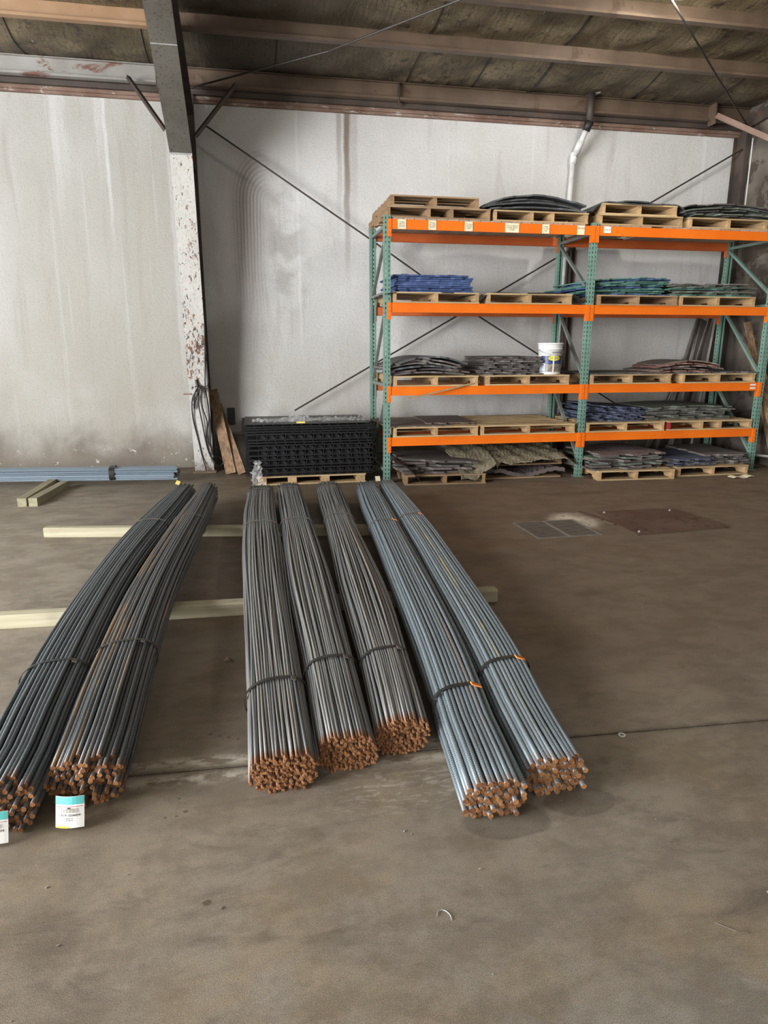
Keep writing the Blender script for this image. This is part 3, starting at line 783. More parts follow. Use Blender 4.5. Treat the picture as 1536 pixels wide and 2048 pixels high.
for (l, i), (a, b, k, ns) in pal.items():
    z = LZ[l - 1] if l < 4 else ZD
    if (l, i) == (4, 0): z += .0
    pallet(a, b, z, load[(l, i)] + ', ' + lvl[l] + ', ' + bay[i // 2], kind=k, ns=ns, redend=(l, i) == (1, 3), d=1.2,
           y=7.935 + (.02 if l == 4 else 0))
pallet(1.63, 2.66, ZD + PZ, 'brown pallet on top of another at the upper left end of the rack', kind='b', y=7.985, d=1.2)
pallet(4.18, 5.16, ZD + PZ, 'pale pallet on top of another, top shelf, right bay', kind='a', y=7.97, d=1.2)
fl_lab = 'wooden pallets on the floor'
pallet(1.77, 2.77, 0, 'dark pallet on the floor under mauve-grey mats, left end of the rack', kind='b', y=7.80, rot=-.06, group=fl_lab, d=1.0)
pallet(2.93, 3.93, .145, 'brown pallet on a dark sheet, half under the rough tan sheet', kind='b', y=8.10, group=fl_lab, d=.8)
pallet(4.20, 5.22, 0, 'pale pallet on the floor under grey sheets, right of the middle upright', kind='a', y=7.62, rot=-.05, group=fl_lab)
pallet(5.34, 6.36, 0, 'pallet on the floor under flat grey sheets, at the right upright', kind='a', y=7.68, group=fl_lab)


# ---------------------------------------------------------------- mats
_mm = {}
def mat_obj(cx, y0, z, w, d, th, mat, label, group, arch=0., tilt=0., rot=0., seed=0, jag=.03, wave=.0, name='rubber_mat', droop=0.):
    key = (w, d, th, mat.name, round(arch, 3), round(tilt, 3), seed % 5, jag, round(wave, 3), droop)
    if key not in _mm:
        rr = random.Random(seed % 5 * 31 + int(w * 100))
        nx, ny = 20, 8
        ex0 = [rr.uniform(-jag, jag) for _ in range(ny + 1)]; ex1 = [rr.uniform(-jag, jag) for _ in range(ny + 1)]
        ey0 = []; 
        c = 0
        for i in range(nx + 1):
            if i % 3 == 0: c = rr.choice((-1, 0, 1)) * jag
            ey0.append(c)
        ph = rr.uniform(0, 6)
        def f(u, v):
            i = round(u * nx); j = round(v * ny)
            x = (u - .5) * w; y = v * d
            if i == 0: x += ex0[j]
            if i == nx: x += ex1[j]
            if j == 0: y += ey0[i]
            q = 2 * u - 1
            zz = arch * (1 - q * q) + tilt * (u - .5) + wave * math.sin(u * 7 + ph) * (1 - .5 * v) - droop * max(0, abs(q) - .7) ** 2 * 11
            return (x, y, th + zz)
        _mm[key] = G().slab(f, nx, ny, th).mesh(name, mat)
    return link(name, _mm[key], None, (cx, y0, z), rot, label=label, category='mat', group=group)


def stack(x0, x1, y0, z, h, n, mats, desc, group, arch=0., jit=.05, rotj=.03, tilt=0., jag=.03, wave=0., d=1.0, seed=1, drift=0., wj=.0, droop=0.):
    """n sheets, pile height h between x0 and x1; each gets its own place in the label"""
    rr = random.Random(seed); th = h / n * .80; w0 = x1 - x0 - 2 * jit
    ords = ['bottom', 'second', 'third', 'fourth', 'fifth', 'sixth', 'seventh', 'eighth', 'ninth', 'tenth', 'eleventh', 'twelfth']
    for k in range(n):
        w = w0 - wj * rr.random()
        w = round(w, 1) if wj else w0
        m = mats[k % len(mats)] if n > 1 else mats[0]
        if n == 1: lab = desc
        elif k == n - 1: lab = 'topmost ' + desc
        elif k == 0: lab = 'bottom ' + desc
        else: lab = ords[k] + ' from the bottom, ' + desc
        mat_obj((x0 + x1) / 2 + rr.uniform(-jit, jit) + drift * k, y0 + rr.uniform(-.02, .05), z + h * k / n + .001, w, d, th, m, lab, group,
                arch * (.35 + .65 * k / max(1, n - 1)), tilt * (k / max(1, n - 1)) , rr.uniform(-rotj, rotj), seed * 7 + k, jag, wave, droop=droop)


def pz(l, extra=0): return (LZ[l - 1] if l < 4 else ZD) + PZ + extra


y4 = 7.98
stack(2.72, 4.02, y4, pz(4), .09, 4, [M_drk], 'black arched mat, top shelf, left bay', 'black arched mats', arch=.10, jit=.05, jag=.02, d=.95, seed=3)
stack(4.05, 5.40, y4, pz(4, PZ), .035, 2, [M_drk], 'dark wrinkled mat draped on the doubled pallets, top shelf', 'dark draped mats', jit=.04, jag=.03, d=.95, seed=4, wave=.012, droop=.10)
stack(5.22, 6.58, y4, pz(4), .12, 7, [M_gry, M_grg, M_drk], 'grey warped mat, top shelf, right end', 'grey mats on the top shelf', arch=.05, jit=.08, rotj=.06, d=.95, seed=5, wave=.006)
stack(1.66, 2.64, 7.99, pz(3), .20, 8, [M_blu], 'blue rubber mat in the tidy pile, third shelf up, left bay', 'blue rubber mats', jit=.045, rotj=.02, jag=.010, d=.9, seed=6)
for i, (x, lab) in enumerate(((1.80, 'left'), (2.38, 'right'))):
    solo('mat_handle', G().prism([(x, pz(3, .2)), (x + .12, pz(3, .2)), (x + .11, pz(3, .222)), (x + .02, pz(3, .226))], 1, 8.25, 8.31), M_blu, lab + ' blue handle on top of the blue mat pile', 'handle', 'blue mat handles')
mat_obj(3.34, 7.95, pz(3), 1.28, 1.0, .012, M_blackw, 'thin black sheet sagging over the pallet edges, third shelf up', 'black sheets', droop=.09, wave=.004, seed=11)
mat_obj(2.12, 7.95, pz(3) - .012, 1.12, 1.0, .010, M_blackw, 'thin black sheet under the blue mat pile', 'black sheets', droop=.02, wave=.002, seed=12)
stack(3.96, 5.25, 8.07, pz(3), .20, 10, [M_blu, M_grn, M_grn, M_grn], 'green and blue mat in the leaning pile, third shelf up', 'green mats', jit=.09, rotj=.07, d=.9, seed=8, tilt=.05, arch=.02, drift=.006, jag=.04)
stack(5.16, 6.38, 7.97, pz(3), .155, 8, [M_grn, M_grg, M_grg, M_gry], 'grey-green mat, third shelf up, right end', 'grey-green mats', jit=.10, rotj=.06, d=.9, seed=9, jag=.04)
stack(1.58, 2.62, 7.98, pz(2), .15, 6, [M_gry, M_mauv, M_drk], 'dark curved mat, second shelf up, left end', 'dark curved mats', arch=.085, jit=.09, rotj=.06, d=.9, seed=10, jag=.03)
stack(2.70, 3.60, 7.99, pz(2), .22, 10, [M_gry, M_gry, M_mauv], 'grey mat in the flat pile behind the bucket, second shelf up', 'grey flat mats', jit=.09, rotj=.05, d=.9, seed=13, jag=.035)
mat_obj(4.74, 7.96, pz(2), 1.20, 1.0, .014, M_gry, 'thin grey sheet on the whitish pallet, second shelf up', 'thin grey sheets', wave=.006, seed=14)
stack(5.10, 6.10, 8.05, pz(2), .11, 5, [M_rdm, M_brn, M_brn], 'brown curved mat, second shelf up, right bay', 'brown curved mats', arch=.06, jit=.06, rotj=.12, d=.75, seed=15, wj=.12, jag=.035)
mat_obj(5.95, 7.96, pz(2) - .0, 1.05, 1.0, .018, M_gry, 'flat grey sheet under the brown mats, second shelf up', 'thin grey sheets', wave=.003, seed=16)
mat_obj(1.98, 7.95, pz(1), .78, 1.0, .012, M_brn, 'brown board sheet on the lowest shelf, left of the pair', 'brown board sheets', seed=17, jag=.02, rot=.05)
mat_obj(2.42, 8.10, pz(1) + .013, .62, .9, .012, M_brn, 'brown board sheet on the lowest shelf, right of the pair', 'brown board sheets', seed=18, jag=.02, rot=-.05)
stack(4.14, 4.98, 8.06, pz(1), .19, 9, [M_slate], 'slate-blue mat in the sloping pile, lowest shelf', 'slate-blue mats', jit=.05, rotj=.06, d=.8, seed=19, tilt=-.05, drift=.012, jag=.04)
stack(4.98, 6.36, 8.05, pz(1), .17, 8, [M_gry, M_grg], 'grey sheet in the wide pile, lowest shelf, right bay', 'wide grey sheets', jit=.09, rotj=.05, d=.85, seed=20, arch=.02, jag=.035)
# on the floor pallets
stack(1.66, 2.74, 7.86, PZ, .17, 6, [M_mauv, M_gry], 'mauve-grey mat on the floor pallet, left end of the rack', 'mauve-grey mats', jit=.07, rotj=.08, d=.8, seed=21, tilt=-.05, jag=.04)
g = G(); g.slab(lambda u, v: (1.63 + .30 * u, 7.66 + .55 * v, .30 - .24 * (1 - math.cos(u * 1.5)) + .02 * math.sin(v * 5)), 10, 5, .012)
solo('rubber_mat', g, M_blackw, 'thin black sheet curling down beside the left floor pallet', 'mat')
g = G()
for s in range(1):
    rr = random.Random(5)
    g.slab(lambda u, v: (2.78 + 1.14 * u, 7.98 + .75 * v, .035 + .035 * math.sin(u * 9) * (1 - v) + .05 + rr.uniform(0, .018)), 34, 12, .05)
solo('rubber_mat', g, M_mauv, 'dark wavy sheet lying flat under the pallet with the tan sheet', 'mat')
solo('thin_board', G().box(2.80, 3.86, 7.97, 8.6, 0, .018), M_palB, 'thin pale board under the dark wavy sheet on the floor', 'board')
# rough tan sheet draped over the floor pallet
rr = random.Random(12)
def rag(u, v):
    k = max(0, 1 - u / .36)
    x = 2.44 + 1.58 * u; y = 7.86 + .95 * v - .17 * k ** .5 * (1 - v) ** 2
    z = .325 + .11 * v * math.sin(PI * min(1, u * 1.2 + .1)) + .02 * math.sin(x * 5.1 + 1) - .075 * (1 - v) ** 4 * (u > .3)
    z += .007 * math.sin(x * 23 + y * 9) + .007 * math.sin(x * 11 - y * 31) + rr.uniform(-.005, .005)
    z -= .27 * min(1, k * 1.6) * (1 - v) ** 3
    if u > .9: z -= (u - .9) ** 1.2 * 1.6
    return (x + .02 * math.sin(v * 21) * (u > .95 or u < .05), y + .02 * math.sin(u * 40) * (v < .05) + rr.uniform(-.006, .006), max(z, .03))
solo('draped_sheet', G().slab(rag, 70, 34, .014), M_rag, 'rough tan textured sheet thrown over the floor pallet left of the middle upright', 'sheet')
stack(4.15, 5.22, 7.70, PZ, .20, 8, [M_gry, M_mauv, M_grg], 'grey angular sheet on the floor pallet right of the middle upright', 'grey angular sheets', jit=.08, rotj=.14, d=.9, seed=22, jag=.05, wave=.006)
stack(5.20, 5.92, 7.72, PZ, .10, 5, [M_slate, M_gry], 'grey-blue sheet on the left half of the last floor pallet', 'grey-blue sheets', jit=.03, rotj=.05, d=.9, seed=23)
stack(5.78, 6.46, 7.80, PZ, .13, 5, [M_gry], 'grey sheet on the right half of the last floor pallet', 'flat grey sheets', jit=.03, rotj=.04, d=.95, seed=24)
solo('paper_scrap', G().slab(lambda u, v: (5.95 + .32 * u, 7.42 + .12 * v + .03 * u, .012 + .012 * math.sin(u * 9)), 8, 3, .004), M_paper, 'torn pale cardboard scrap on the floor before the last pallet', 'scrap')

# stick poking out of the second shelf
solo('wooden_stick', G().bar((1.80, 7.80, 1.03), (2.62, 7.93, 1.195), .02, .016), M_palA, 'thin pale stick poking out over the second beam, left bay', 'stick')

# ---------------------------------------------------------------- bucket
bk = thing('plastic_bucket', 'white plastic bucket with a navy and yellow label on the second shelf', 'bucket', (3.69, 8.12, pz(2) + .001))
prof = [(0, 0), (.130, 0), (.134, .006), (.1455, .30), (.150, .302), (.150, .316), (.146, .318), (.147, .336), (.152, .338), (.152, .345), (.148, .348), (.149, .365)]
part('body', G().lathe(prof, 40), M_white, bk, True)
part('lid', G().lathe([(.149, .360), (.156, .358), (.156, .378), (.150, .382), (.140, .376), (0, .376)], 40), M_white, bk, True)
def wrap(a0, a1, z0, z1, off, n=20):
    def f(u, v):
        a = a0 + (a1 - a0) * u; z = z0 + (z1 - z0) * v; r = .134 + (.0115) * z / .3 + off
        return (r * math.cos(a), r * math.sin(a), z)
    return f
A0, A1 = -PI / 2 - 1.25, -PI / 2 + 1.15
part('label_band', G().grid(wrap(A0, A1, .035, .225, .0012), 24, 2), M_navy, bk, True)
part('picture', G().grid(wrap(A0 + .06, A1 - .12, .04, .13, .0018), 24, 2), M_greyp, bk, True)
part('picture_corner', G().grid(wrap(A0 + .05, A0 + .42, .04, .135, .0022), 8, 2), M_ltblue, bk, True)
g = G(); c0 = -PI / 2 - .02
P = []
for q in (0, .25, .5, .75, 1):
    for tt in np.linspace(0, 2 * PI, 28, endpoint=False):
        z = .198 + q * .031 * math.sin(tt); r = .134 + .0115 * z / .3 + .0035; an = c0 + q * .075 * math.cos(tt) / .142; P.append((r * math.cos(an), r * math.sin(an), z))
g.add(P, [(k * 28 + i, k * 28 + (i + 1) % 28, (k + 1) * 28 + (i + 1) % 28, (k + 1) * 28 + i) for k in range(4) for i in range(28)])
part('oval_badge', g, M_yel, bk)
def bent(txt, size, z, a, mat, name, off=.0055):
    tg = text_g(txt, size); out = []
    for v in tg.v:
        zz = z + v[1]; r = .134 + .0115 * zz / .3 + off; an = a + v[0] / .142
        out.append((r * math.cos(an), r * math.sin(an), zz))
    tg.v = out; part(name, tg, mat, bk)
bent('LIQUID RELEASE', .026, .265, -PI / 2 + .42, M_ink, 'lettering', .0025)
bent('BUTTERFIELD', .020, .198, c0, M_gink, 'badge_lettering')
g = G().grid(wrap(-PI / 2 - .16, -PI / 2 - .04, .02, .235, .0062), 3, 2); part('drip', g, M_white, bk, True, label='white paint drip down the label')
g = G(); g.tube([(.149 * math.cos(a), .149 * math.sin(a) - .004, .30 - .27 * math.sin((a + PI) / PI * PI)) if False else (.156 * math.cos(a), .156 * math.sin(a), .305 - .07 * abs(math.sin(a))) for a in np.linspace(-PI, 0, 20)], .0022, 6)
part('bail_handle', g, M_galv, bk, True)

# ---------------------------------------------------------------- black spacer stack
sp0 = thing('wooden_pallet', 'pale low pallet under the black plastic panels, mostly hidden by steel bundles', 'pallet', (.02, 8.12, 0), 0, 'wooden pallets on the floor')
for x in (.02, .38, .78, 1.22): part('block', G().box(x, x + .10, 0, 1.0, .016, .09), M_palAy, sp0)
for y in (0, .22, .44, .66, .88): part('deck_board', G().box(0, 1.33, y, y + .12, .09, .106), M_palA, sp0)
for y in (0, .44, .88): part('bottom_board', G().box(0, 1.33, y, y + .12, 0, .016), M_palA, sp0)
BX0, BX1, BY0 = -.09, 1.49, 8.14
def spacer(z, h, skew, lab, inv, thin=False):
    """one layer: thin top plate, upright fins and arched ribs beneath; pointed tines left and right"""
    t = thing('spacer_panel', lab, 'panel', (BX0 + skew, BY0, z), 0, 'stacked black plastic spacer panels')
    w = BX1 - BX0 - .06; d = .95; n = 12; c = (w - .18) / n
    part('top_plate', G().box(.03, w, 0, d, h - .008, h), M_black, t)
    g = G(); g.box(.03, w, .0, .02, 0, .006)
    for k in range(n + 1):
        x = .14 + c * k
        for y in (0.0, .24, .48, .72): g.box(x - .003, x + .003, y, y + .16, 0, h - .008)
    part('fins', g, M_black, t, kind='stuff')
    if not thin:
        arc = [(.008 + (c - .016) * (.5 - .5 * math.cos(a)), (h - .014) * math.sin(a) * .92) for a in np.linspace(0, PI, 9)]
        am = G().prism(arc, 1, .045, .052).mesh('arch', M_black)
        for k in range(n): link('arch', am, t, (.14 + c * k, 0, 0))
    g = G(); rr = random.Random(int(z * 1000))
    for s, x0 in ((-1, .03), (1, w)):
        for k in range(16):
            y = .01 + k * .06; dz = rr.uniform(-.006, .006)
            g.add([(x0, y - .012, h - .010), (x0, y + .012, h - .010), (x0, y, h - .030), (x0 + s * rr.uniform(.03, .06), y, h - .012 + dz)], [(0, 1, 3), (1, 2, 3), (2, 0, 3)])
            g.add([(x0, y + .015, .020), (x0, y + .04, .020), (x0, y + .03, .0), (x0 + s * rr.uniform(.02, .05), y + .03, .012 + dz)], [(0, 1, 3), (1, 2, 3), (2, 0, 3)])
    part('tines', g, M_black, t, kind='stuff')


hs = [.036, .056, .030, .062, .050, .064, .052, .030, .028, .066, .026, .026, .024, .030]
z = .108
nm = ['bottom', 'second', 'third', 'fourth', 'fifth', 'sixth', 'seventh', 'eighth', 'ninth', 'tenth', 'eleventh', 'twelfth', 'thirteenth', 'topmost']
for k, h in enumerate(hs):
    lab = ('%s black plastic spacer panel of the stack left of the rack' % nm[k]) if k in (0, len(hs) - 1) else '%s from the bottom, black plastic spacer panel left of the rack' % nm[k]
    spacer(z, h, (.0, .015, -.01, .02, .01, .005, .018, 0, -.01, .0, -.03, .0, -.02, -.03)[k], lab, k % 2, h < .032)
    z += h + .0035
ZT = z
rr = random.Random(3)
g = G(); g.grid(lambda u, v: (.0 + 1.4 * u, 8.16 + .35 * v, ZT + .012 + abs(rr.gauss(0, .014)) + .05 * math.exp(-((u - .4) / .10) ** 2) * (v > .2)), 60, 12)
solo('plastic_film', g, M_film, 'crumpled clear plastic film on top of the black panel stack', 'plastic film')
g = G(); g.grid(lambda u, v: (-.04 + .16 * v * (1 - .6 * u) + .05 * u * u + rr.gauss(0, .012), 8.06 - .05 * v + rr.gauss(0, .014), .02 + .30 * u), 14, 8)
solo('plastic_film', g, M_film, 'crumpled clear plastic film hanging at the lower left corner of the black stack', 'plastic film')
solo('yellow_tag', G().box(.52, .62, 8.12, 8.15, ZT + .002, ZT + .022), M_ytag, 'small yellow tag on top of the black panel stack', 'tag')

# ---------------------------------------------------------------- boards, cable at the column foot
g = G(); g.bar((-.30, 8.95, 0.01), (-.50, 9.42, 1.06), .13, .03, up=(0, 1, .2))
solo('leaning_board', g, M_board, 'rough bark-edged brown board leaning beside the column foot', 'board', 'boards leaning by the column')
g = G(); g.bar((-.155, 8.92, 0.01), (-.44, 9.44, .86), .10, .02, up=(0, 1, .2))
solo('leaning_board', g, M_board, 'short smooth brown board leaning right of the rough one', 'board', 'boards leaning by the column')
cb = thing('hung_cable', 'black electric cable coiled in long loops on the column above its foot', 'cable', (-.64, 9.05, 0))
rr = random.Random(9)
def colY(z): return 9.18 - .139 * z
def cab(pts, r=.008):
    out = []
    P = [Vector((x, colY(z) - .012 - dy, z)) for x, dy, z in pts]
    for i in range(len(P) - 1):
        a, b = P[max(i - 1, 0)], P[min(i + 2, len(P) - 1)]
        for t in np.linspace(0, 1, 6, endpoint=False):
            p1, p2 = P[i], P[i + 1]
            out.append(.5 * ((2 * p1) + (p2 - a) * t + (2 * a - 5 * p1 + 4 * p2 - b) * t * t + (3 * p1 - a - 3 * p2 + b) * t ** 3))
    out.append(P[-1]); return G().tube(out, r, 6)
loops = [[(-.66, .0, 1.10), (-.73, .03, .98), (-.745, .01, .75), (-.70, .0, .45), (-.66, .0, .2), (-.62, .05, .03)],
         [(-.63, .02, 1.14), (-.69, .05, 1.06), (-.72, .02, .85), (-.68, .04, 1.0), (-.62, .05, 1.12)],
         [(-.62, .02, 1.15), (-.66, .03, .95), (-.63, .02, .65), (-.60, .0, .38), (-.56, .0, .22), (-.50, .05, .12)],
         [(-.60, .02, 1.14), (-.62, .04, .9), (-.57, .02, .68), (-.60, .02, .45), (-.58, .0, .3), (-.52, .0, .12), (-.47, .0, .05)],
         [(-.59, .02, 1.13), (-.55, .04, 1.0), (-.54, .02, .75), (-.58, .02, .5), (-.54, .0, .3), (-.545, .02, .2)],
         [(-.52, .0, 1.9), (-.54, .0, 1.5), (-.56, .02, 1.16), (-.545, .02, .9), (-.53, .02, .6), (-.55, .03, .35)],
         [(-.52, .05, .22), (-.44, .0, .20), (-.40, .0, .13), (-.45, .02, .08), (-.50, .02, .13)]]
for q in loops: part('cable_loop', cab(q), M_blackw, cb, True, loc='w')
part('cable_plug', G().tube([(-.655, 9.0, 1.12), (-.67, 9.0, 1.22)], .018, 8), M_black, cb, loc='w')
g = G().bar((-.84, 9.05, 1.035), (-.74, 9.03, 1.04), .015, .02)
solo('wall_hook', g, M_rustst, 'small reddish hook sticking out left of the hung cable', 'hook')

# boards behind and beside the right end of the rack
def lean(x, y, z, x2, y2, z2, w, t, mat, lab, grp='boards leaning in the right corner', up=(0, 1, .2)):
    solo('leaning_board', G().bar((x, y, z), (x2, y2, z2), w, t, up), mat, lab, 'board', grp)
lean(6.45, 9.05, .01, 6.84, 9.25, 2.7, .34, .03, M_gboard, 'wide grey weathered board leaning behind the right end of the rack', up=(-.8, .6, 0))
lean(6.25, 9.15, .01, 6.72, 9.42, 2.0, .22, .03, M_gboard, 'grey plank leaning just left of the widest grey board', up=(-.4, .9, 0))
for i, (a, b) in enumerate(((5.9, 6.62), (6.0, 6.70), (6.10, 6.78), (5.80, 6.5), (5.72, 6.42), (6.18, 6.86))):
    lean(a, 9.12, .01, b, 9.40, (2.2, 2.45, 2.0, 1.5, 1.45, 2.3)[i], .035, .02, M_darkst if i % 2 else M_gboard, 'thin dark strip leaning in the right rear corner, %s from the left at its foot' % ('third', 'fourth', 'fifth', 'second', 'first', 'sixth')[i], 'thin strips in the corner')
lean(6.95, 7.65, .01, 6.78, 8.35, 1.5, .18, .025, M_board, 'brown plank leaning beside the right front upright', up=(0, 1, .2))
lean(7.00, 7.95, .01, 6.80, 8.6, 1.95, .09, .03, M_board, 'narrow brown plank at the right edge, taller than its neighbour', up=(0, 1, .2))
solo('steel_bar', G().tube([(6.20, 8.5, .22), (6.95, 8.0, .16)], .018, 8), M_galv, 'pale bar lying across behind the right front upright', 'bar')

# ---------------------------------------------------------------- dunnage timbers
def timber(p, q, mat, lab, grp, s=.088):
    solo('timber', G().bar((*p, s / 2), (*q, s / 2), s, s), mat, lab, 'timber', grp)
def timberx(p, q, lab, grp):
    d = Vector((q[0] - p[0], q[1] - p[1], 0)); L = d.length; a = math.atan2(d.y, d.x); s = .088
    g = G(); n = 6
    pr = [(-s / 2 + .006, 0), (s / 2 - .006, 0), (s / 2, .006), (s / 2, s - .010), (s / 2 - .010, s), (-s / 2 + .010, s), (-s / 2, s - .010), (-s / 2, .006)]
    g.prism(pr, 0, 0, L)
    link('timber', g.mesh('timber', M_tim), None, (p[0], p[1], 0), a, label=lab, category='timber', group=grp)
gt = 'timbers under the steel bundles'
timberx((-1.83, 6.22), (.98, 5.74), 'long pale green-tinted timber under the bundles, the one nearer the wall', gt)
timberx((-1.95, 4.16), (.10, 4.08), 'long pale timber under the left bundles, the one nearer the viewer', gt)
timberx((.12, 4.07), (1.53, 4.0), 'timber under the right bundles, its end showing at their right', gt)
timber((-2.40, 7.49), (-2.36, 9.0), M_timy, 'short timber on the floor at left, the longer one under the wall-side bars', 'timbers under the wall-side bars')
timber((-2.29, 7.48), (-2.20, 8.42), M_timy, 'short timber on the floor at left, right one of the pair', 'timbers under the wall-side bars')


# ---------------------------------------------------------------- steel bundles
def hexpack(a, b, r, n):
    """n bar positions inside a flat-bottomed rounded section of half sizes a, b"""
    pts = []
    dy = r * math.sqrt(3)
    k = 0; y = -b + r
    while y < b - r * .3:
        x = -a + r + (r if k % 2 else 0)
        while x < a - r * .5:
            q = abs(x / a) ** 2.6 + abs(y / b) ** 2.6
            pts.append((q, x, y)); x += 2 * r
        y += dy; k += 1
    pts.sort(); return [(x, y) for q, x, y in pts if q < 1.03][:n]


def bundle(y0, y1, cl, hw, b, r, n, mat, label, strapY, rib, jit=.03, loose=.0, nseg=18, sides=8, seed=1, seal=None, zc=None, straps=('strap',), endfan=0.):
    rr = random.Random(seed)
    ys = [c[0] for c in cl]; xs = [c[1] for c in cl]; hy = [c[0] for c in hw]; hx = [c[1] for c in hw]
    A = max(hx)
    X = lambda y: float(np.interp(y, ys, xs)); HW = lambda y: float(np.interp(y, hy, hx))
    # smooth the centre line
    Xs = lambda y: (X(y - .5) + 2 * X(y) + X(y + .5)) / 4 if y0 + .3 < y < y1 - .3 else X(y)
    Z = zc or (lambda y: b + .088 * (1 - math.exp(-max(0, y - 2.45) / .55)) + .004)
    t = thing('rebar_bundle', label, 'steel bundle', (X(y0), (y0 + y1) / 2, 0), 0, 'strapped bundles of reinforcing bars')
    pos = hexpack(A, b, r, n)
    Yst = np.linspace(y0, y1, nseg + 1)
    off = t.location
    for i, (u, v) in enumerate(pos):
        j0 = rr.uniform(-jit, jit) * (1 if rr.random() < .85 else 1.8); j1 = rr.uniform(-jit, jit) * 2
        p1, p2 = rr.uniform(0, 6.28), rr.uniform(0, 6.28); f1 = rr.uniform(.7, 1.6)
        pts = []
        for y in Yst:
            yy = y
            if y == Yst[0]: yy = y - j0
            if y == Yst[-1]: yy = y + j1
            s = HW(y) / A
            near = min([abs(y - q) for q in strapY])
            lo = loose * min(1, near / .5 + .15)
            k = 1 + .03 * math.sin(y * 2.3 + seed) + endfan * max(0, (y - (y1 - .5))) 
            dx = lo * math.sin(f1 * y + p1) ; dz = lo * .35 * math.sin(f1 * 1.2 * y + p2)
            pts.append((Xs(y) + u * s * k + dx - off.x, yy - off.y, Z(y) + v * (2 - s if s < 1 else 1) ** .5 + dz * (1 if v > -b * .7 else 0)))
        g = G(); g.tube(pts, r, sides, True, 0, 1)
        me = g.mesh('rebar', [mat, M_end], False)
        L = [0.]
        for a, c in zip(pts[:-1], pts[1:]): L.append(L[-1] + (Vector(c) - Vector(a)).length)
        uvl = me.uv_layers.new(name='UVMap'); ns = sides; uv = np.zeros((len(me.loops), 2)); q = 0
        for a in range(nseg):
            for j in range(ns):
                uv[q:q + 4] = ((j / ns, L[a]), ((j + 1) / ns, L[a]), ((j + 1) / ns, L[a + 1]), (j / ns, L[a + 1])); q += 4
        uvl.data.foreach_set('uv', uv.ravel())
        sm = [True] * (nseg * ns) + [False, False]; me.polygons.foreach_set('use_smooth', sm)
        link('rebar', me, t)
    for k, sy in enumerate(strapY):
        big = k == 0
        w, th = (.022, .003) if big else (.009, .006)
        s = HW(sy); m = M_strap if big else M_wire
        N = 40; ring = []
        for q in range(N):
            a = 2 * PI * q / N; ca, sa = math.cos(a), math.sin(a)
            px = math.copysign(abs(ca) ** .77, ca) * (s + .006 + loose * .4); pz_ = math.copysign(abs(sa) ** .77, sa) * (b + .006 + loose * .25)
            ring.append((Xs(sy) + px, sy + .03 * ca * (1 if big else .2) + (.02 * sa), Z(sy) + pz_))
        g = G(); b0 = 0
        C = Vector((Xs(sy), sy, Z(sy)))
        for q in range(N):
            p = Vector(ring[q]); n_ = (p - C); n_.y = 0; n_.normalize()
            for dy, dn in ((-w / 2, 0), (w / 2, 0), (w / 2, th), (-w / 2, th)):
                v = p + n_ * dn; g.v.append((v.x - off.x, v.y + dy - off.y, v.z))
        for q in range(N):
            a, c = q * 4, ((q + 1) % N) * 4
            for e in range(4): g.f.append((a + e, a + (e + 1) % 4, c + (e + 1) % 4, c + e)); g.m.append(0)
        o = part('strap' if big else 'tie_wire', g, m, t)
        if big or (seal and k == 1):
            a = 1.05; ca, sa = math.cos(a), math.sin(a)
            c = Vector((Xs(sy) + ca ** .77 * (s + .011), sy + .03 * ca, Z(sy) + sa ** .77 * (b + .011)))
            g = G(); L_ = .035 if seal else .016
            tx = Vector((.93, 0, -.37))
            g.bar(c - tx * L_ * .7 - off, c + tx * L_ * .7 - off, .028 if big else .014, .006, up=(.37, 0, .93))
            part('seal', g, seal or M_wire, o)
    return t


BN = 2.28
b1 = bundle(2.24, 6.95, [(2.2, -.925), (4, -.94), (5, -.90), (6, -.80), (7, -.69)], [(2.2, .135), (4.6, .14), (5.5, .14), (6.2, .125), (7, .10)], .088, .0094, 300, RB_a, 'dark blue-grey bar bundle at the far left, cut off by the picture edge', (3.05, 5.55, 6.75), .010, .035, .004, 20, 8, 1)
b2 = bundle(2.33, 6.95, [(2.2, -.66), (3, -.655), (4, -.655), (5, -.60), (6, -.53), (7, -.46)], [(2.2, .13), (4, .145), (5, .135), (6, .12), (7, .085)], .088, .0094, 300, RB_a2, 'dark bar bundle with rusty yellow bars, second from the left, tag on its end', (3.2, 5.65, 6.8), .010, .035, .004, 20, 8, 2)
b3 = bundle(2.27, 7.0, [(2.2, .06), (4, .03), (6, .03), (7, .06)], [(2.2, .122), (4, .135), (6, .14), (7, .122)], .073, .0062, 300, RB_b, 'grey bundle of thin bars, leftmost of the middle three', (2.78, 5.45, 6.75), 0.007, .009, .008, 18, 6, 3, endfan=.1)
b4 = bundle(2.35, 7.05, [(2.2, .31), (4, .31), (7, .345)], [(2.2, .112), (4, .135), (5, .13), (6, .13), (7, .115)], .073, .0062, 300, RB_b, 'grey bundle of thin bars, middle of the middle three', (2.93, 5.5, 6.8), 0.007, .009, .008, 18, 6, 4, endfan=.1)
b5 = bundle(2.42, 7.05, [(2.2, .535), (2.6, .56), (3.5, .61), (5, .67), (7, .76)], [(2.2, .105), (3, .12), (4, .135), (6, .12), (7, .115)], .070, .0062, 300, RB_b, 'grey bundle of thin bars with brown tint, rightmost of the middle three', (2.98, 5.6, 6.8), 0.007, .009, .008, 18, 6, 5, endfan=.1)
b6 = bundle(1.975, 6.95, [(1.9, .78), (2.5, .84), (3, .88), (4, .945), (5, 1.02), (7, 1.16)], [(1.9, .125), (5, .13), (6, .13), (7, .105)], .073, .0103, 300, RB_c, 'blue-grey bundle of thick ribbed bars, left one of the right pair', (2.60, 5.3, 6.7), .013, .013, .003, 22, 10, 6, seal=M_oseal)
